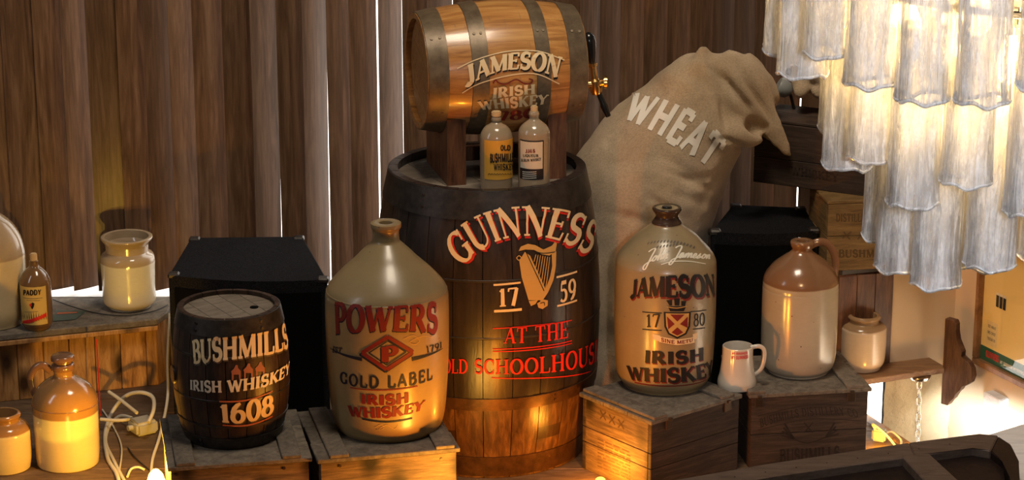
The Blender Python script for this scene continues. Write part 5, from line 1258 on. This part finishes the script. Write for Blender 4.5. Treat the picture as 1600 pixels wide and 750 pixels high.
rc_ = cable([atY(151, 530, 5.80), atY(154, 590, 5.79), atY(157, 655, 5.78)], .0016, paint('red_cord', (.55, .02, .01), .5), 'thin red cord hanging down the pine boards')
ad = thing('plug_adaptor', 'square white plug adaptor among tangled leads below the ledge', 'adaptor', g0(224, 676, 0), R(35))
link('case', bevel_box(.058, .055, .034, .006, 3, c=(0, 0, .0185)), M['plug'], ad, RX(R(0)))
link('cable_gland', cyl(.007, .016, 12), M['plug'], ad, T(-.033, 0, .02) @ RY(R(90)))
lf_ = link('leaflet', hexa([atZ(x, y, z) for z in (LZ + .0005, LZ + .002) for x, y in ((80, 502), (118, 499), (134, 486), (88, 484))], 'b'), paint('green_leaflet', (.06, .09, .07), .4)); tag(lf_, 'green printed leaflet lying on the ledge beside the labelled bottle', 'leaflet')
link('printed_strip', hexa([atZ(x, y, z) for z in (LZ + .0021, LZ + .0023) for x, y in ((88, 491), (120, 489), (121, 487), (90, 488))], 'b'), ORANGE, lf_)

# ================================================================== CHANDELIER
def glass(name, dens, hi):
    t = NT(name); v = t.coord((1, 1, .10)); n = t.noise(v, 110, 4, .7, 1.0); n2 = t.noise(t.coord((1, 1, .6)), 40, 4, .7)
    bp = t.n('ShaderNodeBump'); bp.inputs['Strength'].default_value = .9; bp.inputs['Distance'].default_value = .004; t.l(n, bp.inputs['Height'])
    tr = t.n('ShaderNodeBsdfTransparent'); tr.inputs[0].default_value = (.95, .95, .96, 1)
    gs = t.n('ShaderNodeBsdfGlossy'); gs.inputs['Roughness'].default_value = .16; gs.inputs[0].default_value = (1, 1, 1, 1); t.l(bp.outputs[0], gs.inputs['Normal'])
    tl = t.n('ShaderNodeBsdfTranslucent'); tl.inputs[0].default_value = (.92, .92, .95, 1); df = t.n('ShaderNodeBsdfDiffuse'); df.inputs[0].default_value = (.92, .92, .95, 1)
    t.l(bp.outputs[0], tl.inputs['Normal']); t.l(bp.outputs[0], df.inputs['Normal'])
    m1 = t.n('ShaderNodeMixShader'); m1.inputs[0].default_value = .5; t.l(tl.outputs[0], m1.inputs[1]); t.l(df.outputs[0], m1.inputs[2])
    lw = t.n('ShaderNodeLayerWeight'); lw.inputs[0].default_value = .30; t.l(bp.outputs[0], lw.inputs['Normal'])
    st = t.ramp(t.math('MULTIPLY_ADD', n2, .4, t.math('MULTIPLY', n, .7)), [(.42, (dens * .25,) * 3), (.56, (dens,) * 3), (.68, (hi,) * 3)])  # white streaks in the clear glass stand in for refracted light
    m2 = t.n('ShaderNodeMixShader'); t.l(st, m2.inputs[0]); t.l(tr.outputs[0], m2.inputs[1]); t.l(m1.outputs[0], m2.inputs[2])
    f2 = t.math('MULTIPLY_ADD', lw.outputs['Fresnel'], .8, .05); m3 = t.n('ShaderNodeMixShader'); t.l(f2, m3.inputs[0]); t.l(m2.outputs[0], m3.inputs[1]); t.l(gs.outputs[0], m3.inputs[2])
    t.l(m3.outputs[0], t.out.inputs[0]); return t.m
GL = glass('ribbed_clear_glass', .34, .8); GR = glass('thick_glass_rim', .85, 1.0)
def tube_glass(L, seed):
    n = 48; m = 12; V = []; F = []; mi = []
    for ri, rr in enumerate((.0285, .0245)):
        for j in range(m + 1):
            z = -L * j / m if j < m else -L
            for k in range(n):
                a = 2 * math.pi * k / n; lobe = .86 + .17 * abs(math.cos(2 * a)) ** .8 + .02 * math.sin(3 * a + seed)
                fl_2 = 1 + .06 * (j / m) ** 6; jz = (.0025 * math.cos(4 * a) + .0012 * math.sin(7 * a + seed)) if j == m else 0
                r = rr * lobe * fl_2 * (1 + .008 * math.sin(5 * j + a * 2 + seed)); V.append((r * math.cos(a), r * math.sin(a), z + jz))
    s = (m + 1) * n
    for ri in (0, 1):
        for j in range(m):
            for k in range(n):
                a, b, c_, d = ri * s + j * n + k, ri * s + j * n + (k + 1) % n, ri * s + (j + 1) * n + (k + 1) % n, ri * s + (j + 1) * n + k
                F.append((a, b, c_, d) if ri else (d, c_, b, a)); mi.append(0)
    # the thick fire-polished rim
    c = 6; base = len(V)
    for q in range(c):
        t_ = 2 * math.pi * q / c
        for k in range(n):
            a = 2 * math.pi * k / n; x0, y0, z0 = V[m * n + k]; L_ = math.hypot(x0, y0); rr = L_ - .002 + .0030 * math.cos(t_)
            V.append((x0 / L_ * rr, y0 / L_ * rr, z0 + .0026 * math.sin(t_)))
    for q in range(c):
        for k in range(n): F.append((base + q * n + k, base + q * n + (k + 1) % n, base + ((q + 1) % c) * n + (k + 1) % n, base + ((q + 1) % c) * n + k)); mi.append(1)
    me = mesh('glass_tube', V, F, 60); me.materials.append(GL); me.materials.append(GR)
    for p, i in zip(me.polygons, mi): p.material_index = i
    return me
YCH = 2.78
cc = atY(1640, 100, YCH)
chd = thing('chandelier', 'tiered chandelier of hanging fluted glass tubes filling the upper right', 'chandelier', (cc.x, cc.y, 0))
tm = [tube_glass(.20, s_) for s_ in range(4)]
def zrow(x, y, Y): return atY(x, y, Y).z
tiers = [(.300, zrow(1230, 72, YCH)), (.232, zrow(1300, 240, YCH)), (.176, zrow(1375, 385, YCH - .02)), (.105, zrow(1600, 385, YCH))]
rg = random.Random(11)
for ti, (rad, zb2) in enumerate(tiers):
    n = int(2 * math.pi * rad / .067)
    for k in range(n):
        a = 2 * math.pi * (k + .35 * ti) / n + math.pi
        x, y = rad * math.cos(a), rad * math.sin(a)
        if x > .20: continue
        if y > .6 * rad and ti < 0: continue
        dz = rg.choice((0, -.016, .012, -.006, .02))
        link('glass_tube', tm[rg.randrange(4)], GL, chd, T(x, y, zb2 + .20 + dz) @ RZ(a + rg.uniform(-.25, .25)) @ RX(rg.uniform(-.015, .015)))
    # ring that the tubes hang from
    pts = [(rad * math.cos(2 * math.pi * k / 48), rad * math.sin(2 * math.pi * k / 48), zb2 + .207) for k in range(48)]
    link('ring', tube_mesh(pts, .004, 8, closed=True), M['chrome'], chd)
eb = emit('chandelier_bulb', (1, .62, .18), 130)
for k, (bx_, by_, row) in enumerate(((1480, 60, -.06), (1578, 95, -.10), (1530, 20, .04), (1640, 40, 0), (1420, 40, .05))):
    p = atY(bx_, by_, YCH + row); q_ = p - Vector((cc.x, cc.y, 0))
    b_ = link('bulb', lathe_mesh([(-.028, .0005), (-.026, .008), (-.012, .016), (.006, .014), (.022, .008), (.03, .006), (.031, .0005)], 20, 60), eb, chd, Matrix.Translation(q_))
    link('socket', cyl(.008, .03, 12), M['chrome'], chd, Matrix.Translation(q_ + Vector((0, 0, .045))))
    lo_ = point('chandelier_light', p + Vector((0, 0, 0)), 4.0, (1, .64, .25), .03)
spot('chandelier_fill_spot', (.35, .9, 1.95), (cc.x, cc.y, 1.52), 150, (.97, .98, 1), 30, .08, .5)  # added spot that brightens the glass tubes; no real lamp stands there
